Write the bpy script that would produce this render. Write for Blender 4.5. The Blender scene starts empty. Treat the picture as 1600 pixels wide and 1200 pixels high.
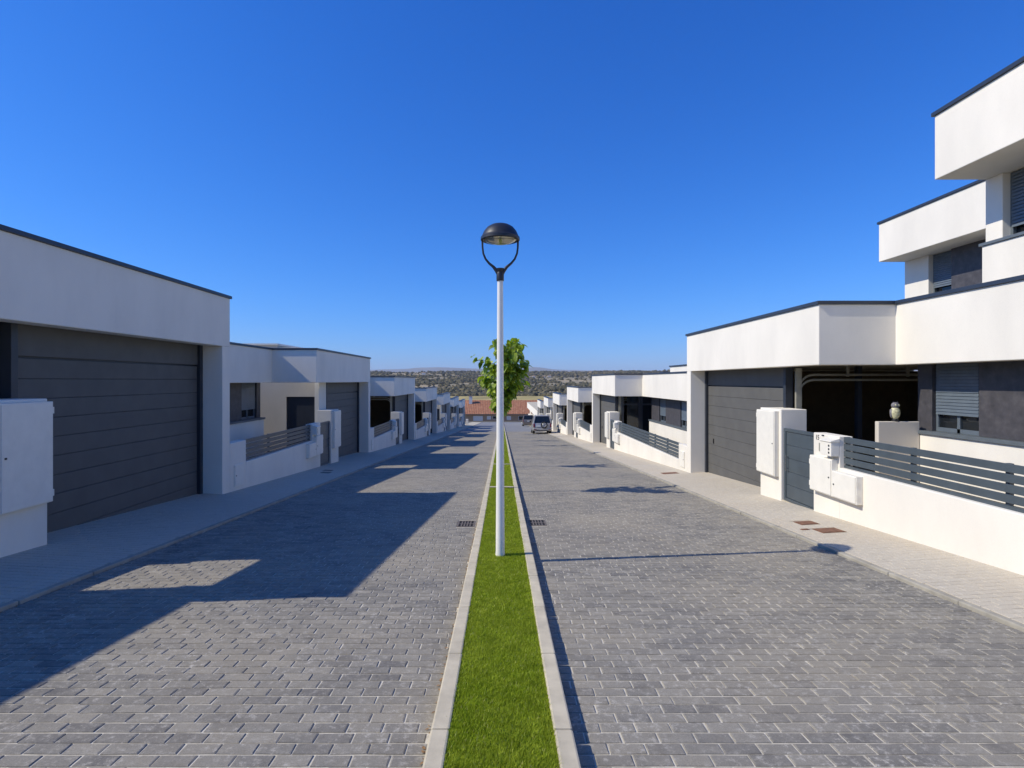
import bpy, bmesh, math, random
import numpy as np
from mathutils import Vector, Matrix

random.seed(7)
rng = np.random.default_rng(11)
scene = bpy.context.scene
COL = scene.collection

# ------------------------------------------------------------------ camera
F = 870.0                     # focal length in pixels of a 1600 px wide picture
CAMZ = 1.87
cam_d = bpy.data.cameras.new('camera')
cam_d.sensor_fit = 'HORIZONTAL'
cam_d.sensor_width = 36.0
cam_d.lens = 36.0 * F / 1600.0
cam_d.shift_x = 16.0 / 1600.0
cam_d.shift_y = -5.0 / 1600.0
cam_d.clip_start = 0.05
cam_d.clip_end = 60000
cam = bpy.data.objects.new('camera', cam_d)
cam.location = (0, 0, CAMZ)
cam.rotation_euler = (math.radians(90), 0, 0)
COL.objects.link(cam)
scene.camera = cam

# ------------------------------------------------------------------ sky, sun, exposure
SUN = Vector((4.64, 0.65, -4.2)).normalized()          # direction the light travels
SUN_ELEV = math.asin(-SUN.z)
SUN_AZ = math.atan2(-SUN.x, -SUN.y)                    # clockwise from +Y, towards +X
w = bpy.data.worlds.new('World')
scene.world = w
w.use_nodes = True
wn = w.node_tree
wn.nodes.clear()
sky = wn.nodes.new('ShaderNodeTexSky')
sky.sky_type = 'NISHITA'
sky.sun_disc = False
sky.sun_elevation = SUN_ELEV
sky.sun_rotation = SUN_AZ
sky.altitude = 0
sky.air_density = 1.0
sky.dust_density = 0.3
sky.ozone_density = 6.0
# uniform tone grade of the whole sky (deep polarised blue, as the photograph was developed)
SKY_STRENGTH = 0.12
bg = wn.nodes.new('ShaderNodeBackground')
bg.inputs['Strength'].default_value = SKY_STRENGTH
wo = wn.nodes.new('ShaderNodeOutputWorld')
sep = wn.nodes.new('ShaderNodeSeparateColor')
comb = wn.nodes.new('ShaderNodeCombineColor')
wn.links.new(sky.outputs[0], sep.inputs[0])
GRADE = ((1.08, 1.64), (1.02, 1.06), (1.58, 0.82))      # per channel: gain, power
for ch in range(3):
    def mth(op, x, val):
        n_ = wn.nodes.new('ShaderNodeMath'); n_.operation = op
        wn.links.new(x, n_.inputs[0]); n_.inputs[1].default_value = val
        return n_.outputs[0]
    v_ = mth('MINIMUM', mth('MULTIPLY', sep.outputs[ch], 0.1), 3.0)
    v_ = mth('MULTIPLY', mth('POWER', v_, GRADE[ch][1]), GRADE[ch][0] * 0.76 / SKY_STRENGTH)
    wn.links.new(v_, comb.inputs[ch])
wn.links.new(comb.outputs[0], bg.inputs['Color'])
wn.links.new(bg.outputs[0], wo.inputs['Surface'])

sun_d = bpy.data.lights.new('sun', 'SUN')
sun_d.energy = 3.42
sun_d.angle = math.radians(0.5)
sun_d.color = (1.0, 0.935, 0.815)
sun = bpy.data.objects.new('sun', sun_d)
sun.rotation_euler = SUN.to_track_quat('-Z', 'Y').to_euler()
sun.location = (-40, -10, 60)
COL.objects.link(sun)

scene.view_settings.view_transform = 'Standard'
scene.view_settings.look = 'None'
scene.view_settings.exposure = 0.36
scene.view_settings.gamma = 1.0
scene.view_settings.use_curve_mapping = False
scene.cycles.max_bounces = 8
scene.cycles.diffuse_bounces = 4
scene.cycles.use_denoising = True

SLOPE = 0.061
def road_z(y): return -SLOPE * y

# ------------------------------------------------------------------ materials
def new_mat(name):
    m = bpy.data.materials.new(name)
    m.use_nodes = True
    nt = m.node_tree
    nt.nodes.clear()
    out = nt.nodes.new('ShaderNodeOutputMaterial')
    b = nt.nodes.new('ShaderNodeBsdfPrincipled')
    nt.links.new(b.outputs[0], out.inputs[0])
    return m, nt, b

def N(nt, t, **kw):
    n = nt.nodes.new(t)
    for k, v in kw.items():
        if k in n.inputs:
            n.inputs[k].default_value = v
        else:
            setattr(n, k, v)
    return n

def pos_node(nt):
    return N(nt, 'ShaderNodeNewGeometry').outputs['Position']

def noise(nt, vec, scale, detail=4.0, rough=0.55, stretch=None):
    if stretch:
        mp = N(nt, 'ShaderNodeMapping')
        mp.inputs['Scale'].default_value = stretch
        nt.links.new(vec, mp.inputs['Vector'])
        vec = mp.outputs[0]
    n = N(nt, 'ShaderNodeTexNoise', Scale=scale, Detail=detail, Roughness=rough)
    nt.links.new(vec, n.inputs['Vector'])
    return n.outputs['Fac']

def ramp(nt, fac, stops):
    r = N(nt, 'ShaderNodeValToRGB')
    el = r.color_ramp.elements
    while len(el) < len(stops):
        el.new(0.5)
    for e, (p, c) in zip(el, stops):
        e.position = p
        e.color = (c[0], c[1], c[2], 1) if len(c) == 3 else c
    nt.links.new(fac, r.inputs[0])
    return r.outputs[0]

def mix(nt, fac, a, b, mode='MIX'):
    m = N(nt, 'ShaderNodeMix', data_type='RGBA', blend_type=mode)
    for sock, v in ((m.inputs[0], fac), (m.inputs[6], a), (m.inputs[7], b)):
        if hasattr(v, 'is_linked'):
            nt.links.new(v, sock)
        elif isinstance(v, (int, float)):
            sock.default_value = v
        else:
            sock.default_value = (v[0], v[1], v[2], 1)
    return m.outputs[2]

def bump(nt, b, height, strength, dist=0.01):
    n = N(nt, 'ShaderNodeBump', Strength=strength, Distance=dist)
    nt.links.new(height, n.inputs['Height'])
    nt.links.new(n.outputs[0], b.inputs['Normal'])

def plain(name, col, rough=0.5, metal=0.0, var=0.12, scale=6.0, bump_s=0.0, bump_scale=60, spec=None):
    m, nt, b = new_mat(name)
    p = pos_node(nt)
    f = noise(nt, p, scale)
    c2 = tuple(max(0, c * (1 - var)) for c in col)
    c3 = tuple(min(1, c * (1 + var * .6)) for c in col)
    nt.links.new(ramp(nt, f, [(0.3, c2), (0.7, c3)]), b.inputs['Base Color'])
    b.inputs['Roughness'].default_value = rough
    b.inputs['Metallic'].default_value = metal
    if spec is not None:
        b.inputs['Specular IOR Level'].default_value = spec
    if bump_s:
        bump(nt, b, noise(nt, p, bump_scale, 6), bump_s, 0.004)
    return m

def stucco(name, col, dirt=0.13):
    m, nt, b = new_mat(name)
    p = pos_node(nt)
    big = noise(nt, p, 0.9, 5, 0.6, (1, 1, 0.45))
    base = ramp(nt, big, [(0.25, tuple(c * (1 - dirt) for c in col)), (0.62, col)])
    fine = noise(nt, p, 95, 4, 0.7)
    base = mix(nt, ramp(nt, fine, [(0.3, (0, 0, 0)), (0.7, (1, 1, 1))]),
               mix(nt, 1.0, base, (0.93, 0.93, 0.93), 'MULTIPLY'), base)
    streak = noise(nt, p, 2.2, 5, 0.65, (3.0, 3.0, 0.12))
    base = mix(nt, ramp(nt, streak, [(0.62, (0, 0, 0)), (0.85, (.06, .06, .06))]), base, tuple(c * .72 for c in col))
    nt.links.new(base, b.inputs['Base Color'])
    b.inputs['Roughness'].default_value = 0.9
    b.inputs['Specular IOR Level'].default_value = 0.2
    bump(nt, b, noise(nt, p, 150, 3, 0.7), 0.28, 0.004)
    return m

M = {}
M['white'] = stucco('white_render', (0.86, 0.805, 0.685))
M['beige'] = stucco('beige_render', (0.70, 0.63, 0.51))
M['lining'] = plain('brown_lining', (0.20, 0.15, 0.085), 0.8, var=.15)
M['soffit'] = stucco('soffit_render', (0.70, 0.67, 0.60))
M['coping'] = plain('coping_metal', (0.030, 0.040, 0.058), 0.42, var=.1)
M['anthracite'] = plain('anthracite_paint', (0.118, 0.115, 0.105), 0.6, spec=.25, var=.10, scale=3, bump_s=.05, bump_scale=140)
M['fence'] = plain('fence_paint', (0.070, 0.088, 0.098), 0.38, var=.12, scale=4)
M['jamb'] = plain('jamb_paint', (0.028, 0.033, 0.042), 0.45)
M['shutter'] = plain('shutter_paint', (0.12, 0.145, 0.165), 0.4)
M['sill'] = plain('sill_metal', (0.12, 0.14, 0.15), 0.4)
M['clad'] = None
M['galv'] = plain('galvanised_steel', (0.42, 0.40, 0.32), 0.45, 0.3)
M['cabinet'] = plain('cabinet_paint', (0.82, 0.78, 0.67), 0.4, spec=.3, var=.05)
M['chrome'] = plain('chrome', (0.5, 0.5, 0.5), 0.25, 1.0)
M['black'] = plain('black_plastic', (0.012, 0.012, 0.014), 0.4)
M['lampblack'] = plain('lamp_paint', (0.022, 0.023, 0.026), 0.42, var=.2, scale=14)
M['pole'] = plain('pole_paint', (0.84, 0.81, 0.72), 0.4, var=.04)
M['rust'] = plain('rusty_iron', (0.20, 0.095, 0.05), 0.85, var=.35, scale=18, bump_s=.3)
M['iron'] = plain('cast_iron', (0.16, 0.13, 0.10), 0.7, var=.3, scale=20)
M['hole'] = plain('hole_black', (0.004, 0.004, 0.004), 0.9)
M['roofgravel'] = plain('roof_membrane', (0.10, 0.10, 0.10), 0.9, var=.2)
M['bark'] = plain('bark', (0.15, 0.115, 0.08), 0.9, var=.4, scale=20, bump_s=.5, bump_scale=40)

m, nt, b = new_mat('stone_cladding')
p = pos_node(nt)
f = noise(nt, p, 5.5, 7, 0.65)
nt.links.new(ramp(nt, f, [(0.3, (0.045, 0.042, 0.044)), (0.55, (0.072, 0.067, 0.070)), (0.75, (0.105, 0.098, 0.098))]), b.inputs['Base Color'])
b.inputs['Roughness'].default_value = 0.55
bump(nt, b, noise(nt, p, 40, 5), 0.2, 0.004)
M['clad'] = m

m, nt, b = new_mat('window_glass')
b.inputs['Base Color'].default_value = (0.012, 0.015, 0.018, 1)
b.inputs['Roughness'].default_value = 0.06
M['glass'] = m

def paving(name, dark, mid, light, stain, wamt=1.0):
    m, nt, b = new_mat(name)
    p = pos_node(nt)
    at = N(nt, 'ShaderNodeAttribute', attribute_name='tint')
    oi = N(nt, 'ShaderNodeObjectInfo')
    f = at.outputs['Fac']
    base = ramp(nt, f, [(0.0, dark), (0.5, mid), (1.0, light)])
    big = noise(nt, p, 0.55, 6, 0.62)
    base = mix(nt, ramp(nt, big, [(0.42, (0, 0, 0)), (0.70, (.72, .72, .72))]), base, stain)
    mid_n = noise(nt, p, 7.0, 6, 0.7)
    base = mix(nt, ramp(nt, mid_n, [(0.35, (.0, .0, .0)), (0.75, (.42 * wamt,) * 3)]), base, tuple(min(1, c * 1.6) for c in mid))
    white = noise(nt, p, 21.0, 8, 0.78)
    gate = noise(nt, p, 1.6, 4, 0.6)
    wf = N(nt, 'ShaderNodeMath', operation='MULTIPLY')
    nt.links.new(ramp(nt, white, [(0.52, (0, 0, 0)), (0.68, (1, 1, 1))]), wf.inputs[0])
    nt.links.new(ramp(nt, gate, [(0.34, (min(1, 0.16 * wamt),) * 3), (0.62, (min(1, .85 * wamt),) * 3)]), wf.inputs[1])
    base = mix(nt, wf.outputs[0], base, tuple(min(.66, c * 2.5 + .04) for c in mid))
    fine = noise(nt, p, 130, 4, 0.7)
    base = mix(nt, 1.0, base, ramp(nt, fine, [(0.25, (.68, .68, .68)), (0.75, (1.2, 1.2, 1.2))]), 'MULTIPLY')
    nt.links.new(base, b.inputs['Base Color'])
    b.inputs['Roughness'].default_value = 0.82
    b.inputs['Specular IOR Level'].default_value = 0.25
    h = mix(nt, 0.5, noise(nt, p, 22, 6, 0.65), noise(nt, p, 120, 4, 0.7))
    bump(nt, b, h, 0.55, 0.006)
    return m

M['paver'] = paving('road_pavers', (0.148, 0.138, 0.120), (0.216, 0.199, 0.163), (0.305, 0.275, 0.215), (0.36, 0.31, 0.22), 1.35)
M['walkpaver'] = paving('walk_pavers', (0.49, 0.435, 0.335), (0.53, 0.472, 0.365), (0.565, 0.51, 0.40), (0.52, 0.44, 0.32), 0.25)

m, nt, b = new_mat('joint_sand')
p = pos_node(nt)
nt.links.new(ramp(nt, noise(nt, p, 9, 6, .7), [(0.3, (0.36, 0.325, 0.25)), (0.55, (0.60, 0.55, 0.43)), (0.8, (0.70, 0.65, 0.52))]), b.inputs['Base Color'])
b.inputs['Roughness'].default_value = 0.95
bump(nt, b, noise(nt, p, 160, 3), 0.4, 0.004)
M['sand'] = m
M['walksand'] = plain('walk_joint_sand', (0.44, 0.385, 0.285), 0.95, var=.2, scale=9)

m, nt, b = new_mat('far_paving')
p = pos_node(nt)
bt = N(nt, 'ShaderNodeTexBrick')
bt.inputs['Color1'].default_value = (.17, .175, .18, 1)
bt.inputs['Color2'].default_value = (.21, .21, .21, 1)
bt.inputs['Mortar'].default_value = (.30, .29, .26, 1)
bt.inputs['Scale'].default_value = 1.0
bt.inputs['Mortar Size'].default_value = 0.005
bt.inputs['Brick Width'].default_value = 0.21
bt.inputs['Row Height'].default_value = 0.106
nt.links.new(p, bt.inputs['Vector'])
nt.links.new(mix(nt, ramp(nt, noise(nt, p, .6, 5), [(.4, (0, 0, 0)), (.75, (.6, .6, .6))]), bt.outputs[0], (.25, .24, .22)), b.inputs['Base Color'])
b.inputs['Roughness'].default_value = .85
M['farpave'] = m

M['kerb'] = plain('kerb_concrete', (0.56, 0.49, 0.345), 0.9, var=.2, scale=5, bump_s=.3, bump_scale=110)
M['kerbedge'] = plain('edging_concrete', (0.36, 0.33, 0.26), 0.9, var=.25, scale=4, bump_s=.3, bump_scale=110)

m, nt, b = new_mat('turf_blades')
at = N(nt, 'ShaderNodeAttribute', attribute_name='tint')
p = pos_node(nt)
c = ramp(nt, at.outputs['Fac'], [(0.0, (0.18, 0.25, 0.012)), (0.45, (0.36, 0.47, 0.022)), (0.9, (0.58, 0.68, 0.06)), (0.93, (0.70, 0.64, 0.26)), (1.0, (0.80, 0.74, 0.36))])
c = mix(nt, ramp(nt, noise(nt, p, 3.2, 4), [(0.35, (0, 0, 0)), (0.7, (.5, .5, .5))]), c, (0.55, 0.61, 0.07))
c = mix(nt, ramp(nt, noise(nt, p, 9, 5, .7), [(0.40, (.55, .55, .55)), (0.62, (0, 0, 0))]), c, (0.22, 0.29, 0.014))
nt.links.new(c, b.inputs['Base Color'])
b.inputs['Roughness'].default_value = 0.6
b.inputs['Specular IOR Level'].default_value = 0.2
tr = N(nt, 'ShaderNodeBsdfTranslucent')
nt.links.new(c, tr.inputs['Color'])
ms = N(nt, 'ShaderNodeMixShader', Fac=0.4)
nt.links.new(b.outputs[0], ms.inputs[1]); nt.links.new(tr.outputs[0], ms.inputs[2])
nt.links.new(ms.outputs[0], [n for n in nt.nodes if n.type == 'OUTPUT_MATERIAL'][0].inputs[0])
M['turf'] = m
M['turfbase'] = plain('turf_backing', (0.07, 0.11, 0.012), 0.95, var=.3, scale=40)

m, nt, b = new_mat('tree_leaf')
at = N(nt, 'ShaderNodeAttribute', attribute_name='tint')
oi = N(nt, 'ShaderNodeObjectInfo')
ad = N(nt, 'ShaderNodeMath', operation='ADD')
nt.links.new(at.outputs['Fac'], ad.inputs[0])
nt.links.new(oi.outputs['Random'], ad.inputs[1])
fr = N(nt, 'ShaderNodeMath', operation='FRACT')
nt.links.new(ad.outputs[0], fr.inputs[0])
c = ramp(nt, fr.outputs[0], [(0.0, (0.13, 0.20, 0.014)), (0.5, (0.25, 0.34, 0.028)), (1.0, (0.40, 0.48, 0.06))])
nt.links.new(c, b.inputs['Base Color'])
b.inputs['Roughness'].default_value = 0.45
tr = N(nt, 'ShaderNodeBsdfTranslucent')
nt.links.new(mix(nt, 1.0, c, (1.6, 1.7, .7), 'MULTIPLY'), tr.inputs['Color'])
ms = N(nt, 'ShaderNodeMixShader', Fac=0.35)
nt.links.new(b.outputs[0], ms.inputs[1])
nt.links.new(tr.outputs[0], ms.inputs[2])
nt.links.new(ms.outputs[0], [n for n in nt.nodes if n.type == 'OUTPUT_MATERIAL'][0].inputs[0])
M['leaf'] = m

# ------------------------------------------------------------------ mesh helpers
ORIG = {}

class MB:
    def __init__(s):
        s.v = []; s.f = []
    def add(s, vs, fs):
        o = len(s.v)
        s.v += [tuple(v) for v in vs]
        s.f += [tuple(i + o for i in f) for f in fs]
        return s
    def hexa(s, c):           # 8 corners: bottom 4 (ccw), top 4
        return s.add(c, [(3, 2, 1, 0), (4, 5, 6, 7), (0, 1, 5, 4), (1, 2, 6, 5), (2, 3, 7, 6), (3, 0, 4, 7)])
    def box(s, x0, x1, y0, y1, z0, z1):
        x0, x1 = min(x0, x1), max(x0, x1); y0, y1 = min(y0, y1), max(y0, y1)
        za, zb = (z0 if isinstance(z0, tuple) else (z0, z0)), (z1 if isinstance(z1, tuple) else (z1, z1))
        return s.hexa([(x0, y0, za[0]), (x1, y0, za[0]), (x1, y1, za[1]), (x0, y1, za[1]),
                       (x0, y0, zb[0]), (x1, y0, zb[0]), (x1, y1, zb[1]), (x0, y1, zb[1])])
    def prism(s, poly, z0, z1):
        a = sum(poly[i][0] * poly[(i + 1) % len(poly)][1] - poly[(i + 1) % len(poly)][0] * poly[i][1] for i in range(len(poly)))
        if a < 0: poly = poly[::-1]
        n = len(poly)
        vs = [(x, y, z0) for x, y in poly] + [(x, y, z1) for x, y in poly]
        return s.add(vs, [tuple(range(n))[::-1], tuple(range(n, 2 * n))] + [(i, (i + 1) % n, (i + 1) % n + n, i + n) for i in range(n)])
    def tube(s, pts, radii, n=10, cap=True):
        pts = [Vector(p) for p in pts]
        rings = []
        for i, p in enumerate(pts):
            d = (pts[min(i + 1, len(pts) - 1)] - pts[max(i - 1, 0)]).normalized()
            ref = Vector((0, 1, 0)) if abs(d.y) < .9 else Vector((1, 0, 0))
            a = d.cross(ref).normalized(); bb = d.cross(a)
            r = radii[i] if hasattr(radii, '__len__') else radii
            rings.append([p + (a * math.cos(t) + bb * math.sin(t)) * r for t in [2 * math.pi * k / n for k in range(n)]])
        vs = [v for r in rings for v in r]
        fs = []
        for i in range(len(pts) - 1):
            for k in range(n):
                fs.append((i * n + k, i * n + (k + 1) % n, (i + 1) * n + (k + 1) % n, (i + 1) * n + k))
        if cap:
            fs.append(tuple(range(n))[::-1]); fs.append(tuple(range((len(pts) - 1) * n, len(pts) * n)))
        return s.add(vs, fs)
    def lathe(s, prof, cx, cy, n=24):
        vs = [(cx + r * math.cos(2 * math.pi * k / n), cy + r * math.sin(2 * math.pi * k / n), z) for r, z in prof for k in range(n)]
        fs = [(i * n + k, i * n + (k + 1) % n, (i + 1) * n + (k + 1) % n, (i + 1) * n + k) for i in range(len(prof) - 1) for k in range(n)]
        return s.add(vs, fs)
    def build(s, name, mat, parent=None, origin=None, bevel=0.0, smooth=False, seg=2):
        if parent is not None:
            o = ORIG[parent.name]
        else:
            o = Vector(origin) if origin is not None else Vector((0, 0, 0))
        me = bpy.data.meshes.new(name)
        me.from_pydata([(x - o.x, y - o.y, z - o.z) for x, y, z in s.v], [], s.f)
        if smooth:
            bm = bmesh.new(); bm.from_mesh(me)
            bmesh.ops.recalc_face_normals(bm, faces=bm.faces)
            bm.to_mesh(me); bm.free()
            me.polygons.foreach_set('use_smooth', [True] * len(me.polygons))
            try: me.set_sharp_from_angle(angle=math.radians(40))
            except Exception: pass
        me.materials.append(mat)
        ob = bpy.data.objects.new(name, me)
        COL.objects.link(ob)
        if parent is not None:
            ob.parent = parent
        else:
            ob.location = o
        ORIG[ob.name] = o
        if bevel:
            bv = ob.modifiers.new('bevel', 'BEVEL')
            bv.width = bevel; bv.segments = seg; bv.limit_method = 'ANGLE'; bv.angle_limit = math.radians(35)
        return ob

def box(*a): return MB().box(*a)

def tag(o, label=None, cat=None, group=None, kind=None):
    if label: o['label'] = label
    if cat: o['category'] = cat
    if group: o['group'] = group
    if kind: o['kind'] = kind
    return o

def thing(name, loc, label, cat, group=None):
    e = bpy.data.objects.new(name, None)
    e.empty_display_size = 0.2
    COL.objects.link(e)
    e.location = loc
    ORIG[e.name] = Vector(loc)
    return tag(e, label, cat, group)

def np_mesh(name, verts, faces_flat, nper, mat, tint=None, origin=(0, 0, 0), parent=None):
    """fast mesh from numpy; faces_flat (n, nper) ints"""
    me = bpy.data.meshes.new(name)
    nv = len(verts); nf = len(faces_flat)
    me.vertices.add(nv); me.vertices.foreach_set('co', np.ascontiguousarray(verts - np.array(origin), dtype=np.float32).ravel())
    me.loops.add(nf * nper); me.loops.foreach_set('vertex_index', np.ascontiguousarray(faces_flat, dtype=np.int32).ravel())
    me.polygons.add(nf)
    me.polygons.foreach_set('loop_start', np.arange(0, nf * nper, nper, dtype=np.int32))
    me.polygons.foreach_set('use_smooth', np.zeros(nf, dtype=bool))
    me.update(calc_edges=True)
    me.validate()
    if tint is not None:
        at = me.attributes.new('tint', 'FLOAT', 'POINT')
        at.data.foreach_set('value', np.ascontiguousarray(tint, dtype=np.float32))
    me.materials.append(mat)
    ob = bpy.data.objects.new(name, me)
    COL.objects.link(ob)
    if parent is not None: ob.parent = parent
    else: ob.location = origin
    ORIG[ob.name] = Vector(origin)
    return ob

ORD = ['first', 'second', 'third', 'fourth', 'fifth', 'sixth', 'seventh']

# ------------------------------------------------------------------ terrain
def vnoise(x, y, s, seed):
    """value noise, numpy"""
    x = x / s; y = y / s
    xi = np.floor(x).astype(int); yi = np.floor(y).astype(int)
    fx = x - xi; fy = y - yi
    fx = fx * fx * (3 - 2 * fx); fy = fy * fy * (3 - 2 * fy)
    def h(a, b_):
        n = (a * 374761393 + b_ * 668265263 + seed * 1442695041) & 0x7fffffff
        n = ((n ^ (n >> 13)) * 1274126177) & 0x7fffffff
        return ((n ^ (n >> 16)) & 0xffff) / 65535.0
    return (h(xi, yi) * (1 - fx) + h(xi + 1, yi) * fx) * (1 - fy) + (h(xi, yi + 1) * (1 - fx) + h(xi + 1, yi + 1) * fx) * fy

PY = np.array([-60, 0, 137, 142, 175, 250, 300, 420, 520, 700, 900, 1200, 1600, 2000, 2300, 2800, 3600, 5000, 14000], float)
PZ = np.array([3.7, 0, -8.36, -9.2, -14, -13.5, -13.0, -10.0, -13.0, -9.5, -4.5, 6.0, 19.0, 33.0, 38.0, 20.0, 0.0, 0.0, 0.0], float)
def terrain_z(x, y):
    z = np.interp(y, PY, PZ)
    far = np.clip((y - 450) / 1400, 0, 1)
    n = (vnoise(x, y, 420, 1) - .5) * 22 + (vnoise(x, y, 160, 2) - .5) * 9 + (vnoise(x, y, 60, 3) - .5) * 3
    z = z + n * far * np.where(y > 2600, np.clip(1 - (y - 2600) / 1500, 0, 1), 1)
    near = (y < 139).astype(float)
    side = np.clip((np.abs(x + 0.2) - 5.6) / 0.4, 0, 1)
    z = z + near * (-0.06 + 0.155 * side)
    return z

ys = np.concatenate([np.array([-60, -20, 0, 20, 40, 60, 80, 100, 120, 136, 138.9, 139.1, 142, 150, 165, 180]), np.arange(200, 600, 20), np.arange(600, 2800, 28), np.geomspace(2800, 14000, 14)])
xs = np.concatenate([-np.geomspace(12000, 1400, 12), np.arange(-1300, -100, 30), np.arange(-100, -10, 10), [-7, -6.0, -5.6, -3, 0, 3, 5.0, 5.4, 5.8, 7], np.arange(10, 100, 10), np.arange(100, 1300, 30), np.geomspace(1400, 12000, 12)])
X, Y = np.meshgrid(xs, ys)
Z = terrain_z(X, Y)
nx, ny = len(xs), len(ys)
idx = np.arange(nx * ny).reshape(ny, nx)
fc = np.stack([idx[:-1, :-1], idx[:-1, 1:], idx[1:, 1:], idx[1:, :-1]], -1).reshape(-1, 4)
m, nt, b = new_mat('dry_ground')
p = pos_node(nt)
n1 = noise(nt, p, 0.0045, 8, 0.6)
n2 = noise(nt, p, 0.03, 7, 0.7)
c = ramp(nt, n1, [(0.36, (0.20, 0.17, 0.10)), (0.50, (0.31, 0.245, 0.13)), (0.62, (0.42, 0.32, 0.17))])
c = mix(nt, ramp(nt, n2, [(0.42, (0, 0, 0)), (0.66, (.6, .6, .6))]), c, (0.14, 0.13, 0.08))
nt.links.new(c, b.inputs['Base Color'])
b.inputs['Roughness'].default_value = 0.95
M['terrain'] = m
g = np_mesh('ground', np.stack([X, Y, Z], -1).reshape(-1, 3), fc, 4, M['terrain'])
g.data.polygons.foreach_set('use_smooth', [True] * len(g.data.polygons))
tag(g, 'dry sloping ground rising to far hills', None, None, 'structure')

# golden stubble field below the hills
fx, fy = np.meshgrid(np.linspace(-140, 170, 40), np.linspace(285, 440, 24))
fz = terrain_z(fx, fy) + 0.35
ii = np.arange(fx.size).reshape(fx.shape)
ff = np.stack([ii[:-1, :-1], ii[:-1, 1:], ii[1:, 1:], ii[1:, :-1]], -1).reshape(-1, 4)
M['field'] = plain('stubble', (0.42, 0.33, 0.11), 0.95, var=.35, scale=.06)
tag(np_mesh('field', np.stack([fx, fy, fz], -1).reshape(-1, 3), ff, 4, M['field']), 'golden dry field at the foot of the hills', None, None, 'structure')

# mountains on the skyline
mx = np.linspace(-9000, 9000, 260)
mrow = []
for k, (yy, sc_) in enumerate([(11000, 0.0), (11500, .62), (12000, 1.0), (12500, .6), (13000, 0.0)]):
    h = 200 + 62 * np.exp(-((mx + 1350) / 750) ** 2) + 55 * np.exp(-((mx - 650) / 450) ** 2) + 70 * vnoise(mx, mx * 0 + k * 300, 1300, 6) * vnoise(mx, mx * 0 + 50, 3000, 9) + 22 * vnoise(mx, mx * 0 + k * 300, 260, 8)
    mrow.append(np.stack([mx, np.full_like(mx, yy), h * sc_ + 2], -1))
mv = np.array(mrow)
ii = np.arange(mv.shape[0] * mv.shape[1]).reshape(mv.shape[:2])
ff = np.stack([ii[:-1, :-1], ii[:-1, 1:], ii[1:, 1:], ii[1:, :-1]], -1).reshape(-1, 4)
M['mountain'] = plain('mountain_rock', (0.20, 0.19, 0.17), 0.95, var=.2, scale=.002)
tag(np_mesh('mountains', mv.reshape(-1, 3), ff, 4, M['mountain']), 'far mountain range on the skyline', None, None, 'structure')

# scrub on the hills: uncountable dark bushes
t_ = (1 + 5 ** .5) / 2
ICO = np.array([(-1, t_, 0), (1, t_, 0), (-1, -t_, 0), (1, -t_, 0), (0, -1, t_), (0, 1, t_), (0, -1, -t_), (0, 1, -t_), (t_, 0, -1), (t_, 0, 1), (-t_, 0, -1), (-t_, 0, 1)]) / 1.9
ICF = np.array([(0, 11, 5), (0, 5, 1), (0, 1, 7), (0, 7, 10), (0, 10, 11), (1, 5, 9), (5, 11, 4), (11, 10, 2), (10, 7, 6), (7, 1, 8), (3, 9, 4), (3, 4, 2), (3, 2, 6), (3, 6, 8), (3, 8, 9), (4, 9, 5), (2, 4, 11), (6, 2, 10), (8, 6, 7), (9, 8, 1)])
NS = 60000
sy = 445 * (2350 / 445) ** rng.random(NS) ** 0.8
sx = (rng.random(NS) - .5) * 1.0 * sy + 40
dens = vnoise(sx, sy, 190, 21) * .6 + vnoise(sx, sy, 70, 22) * .4
clear = np.zeros(NS)
for ex, ey, ra, rb_ in ((175, 1380, 130, 330), (-80, 770, 65, 70), (-290, 1850, 120, 160), (60, 1700, 60, 150), (-140, 1280, 60, 120), (45, 620, 40, 40)):
    clear = np.maximum(clear, np.clip(1.6 - 1.4 * (((sx - ex) / ra) ** 2 + ((sy - ey) / rb_) ** 2), 0, 1))
keep = rng.random(NS) < np.clip((dens - .40) * 3.6, 0.05, .9) * (1 - .88 * clear)
sx, sy = sx[keep], sy[keep]
NS = len(sx)
sr = (1.2 + 2.3 * rng.random(NS) ** 2) * (0.6 + sy / 1600)
V = ICO[None] * (1 + (rng.random((NS, 12, 1)) - .5) * .7) * sr[:, None, None]
V = V * np.array([1, 1, .8])
V += np.stack([sx, sy, terrain_z(sx, sy) + sr * .35], -1)[:, None]
FI = (ICF[None] + (np.arange(NS) * 12)[:, None, None]).reshape(-1, 3)
m, nt, b = new_mat('scrub')
at = N(nt, 'ShaderNodeAttribute', attribute_name='tint')
nt.links.new(ramp(nt, at.outputs['Fac'], [(0, (0.050, 0.045, 0.024)), (.5, (0.090, 0.080, 0.040)), (1, (0.18, 0.145, 0.07))]), b.inputs['Base Color'])
b.inputs['Roughness'].default_value = .95
o = np_mesh('scrub', V.reshape(-1, 3), FI, 3, m, np.repeat(rng.random(NS), 12))
tag(o, 'dark scrub and small oaks covering the far hillside', 'scrub', None, 'stuff')

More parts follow.
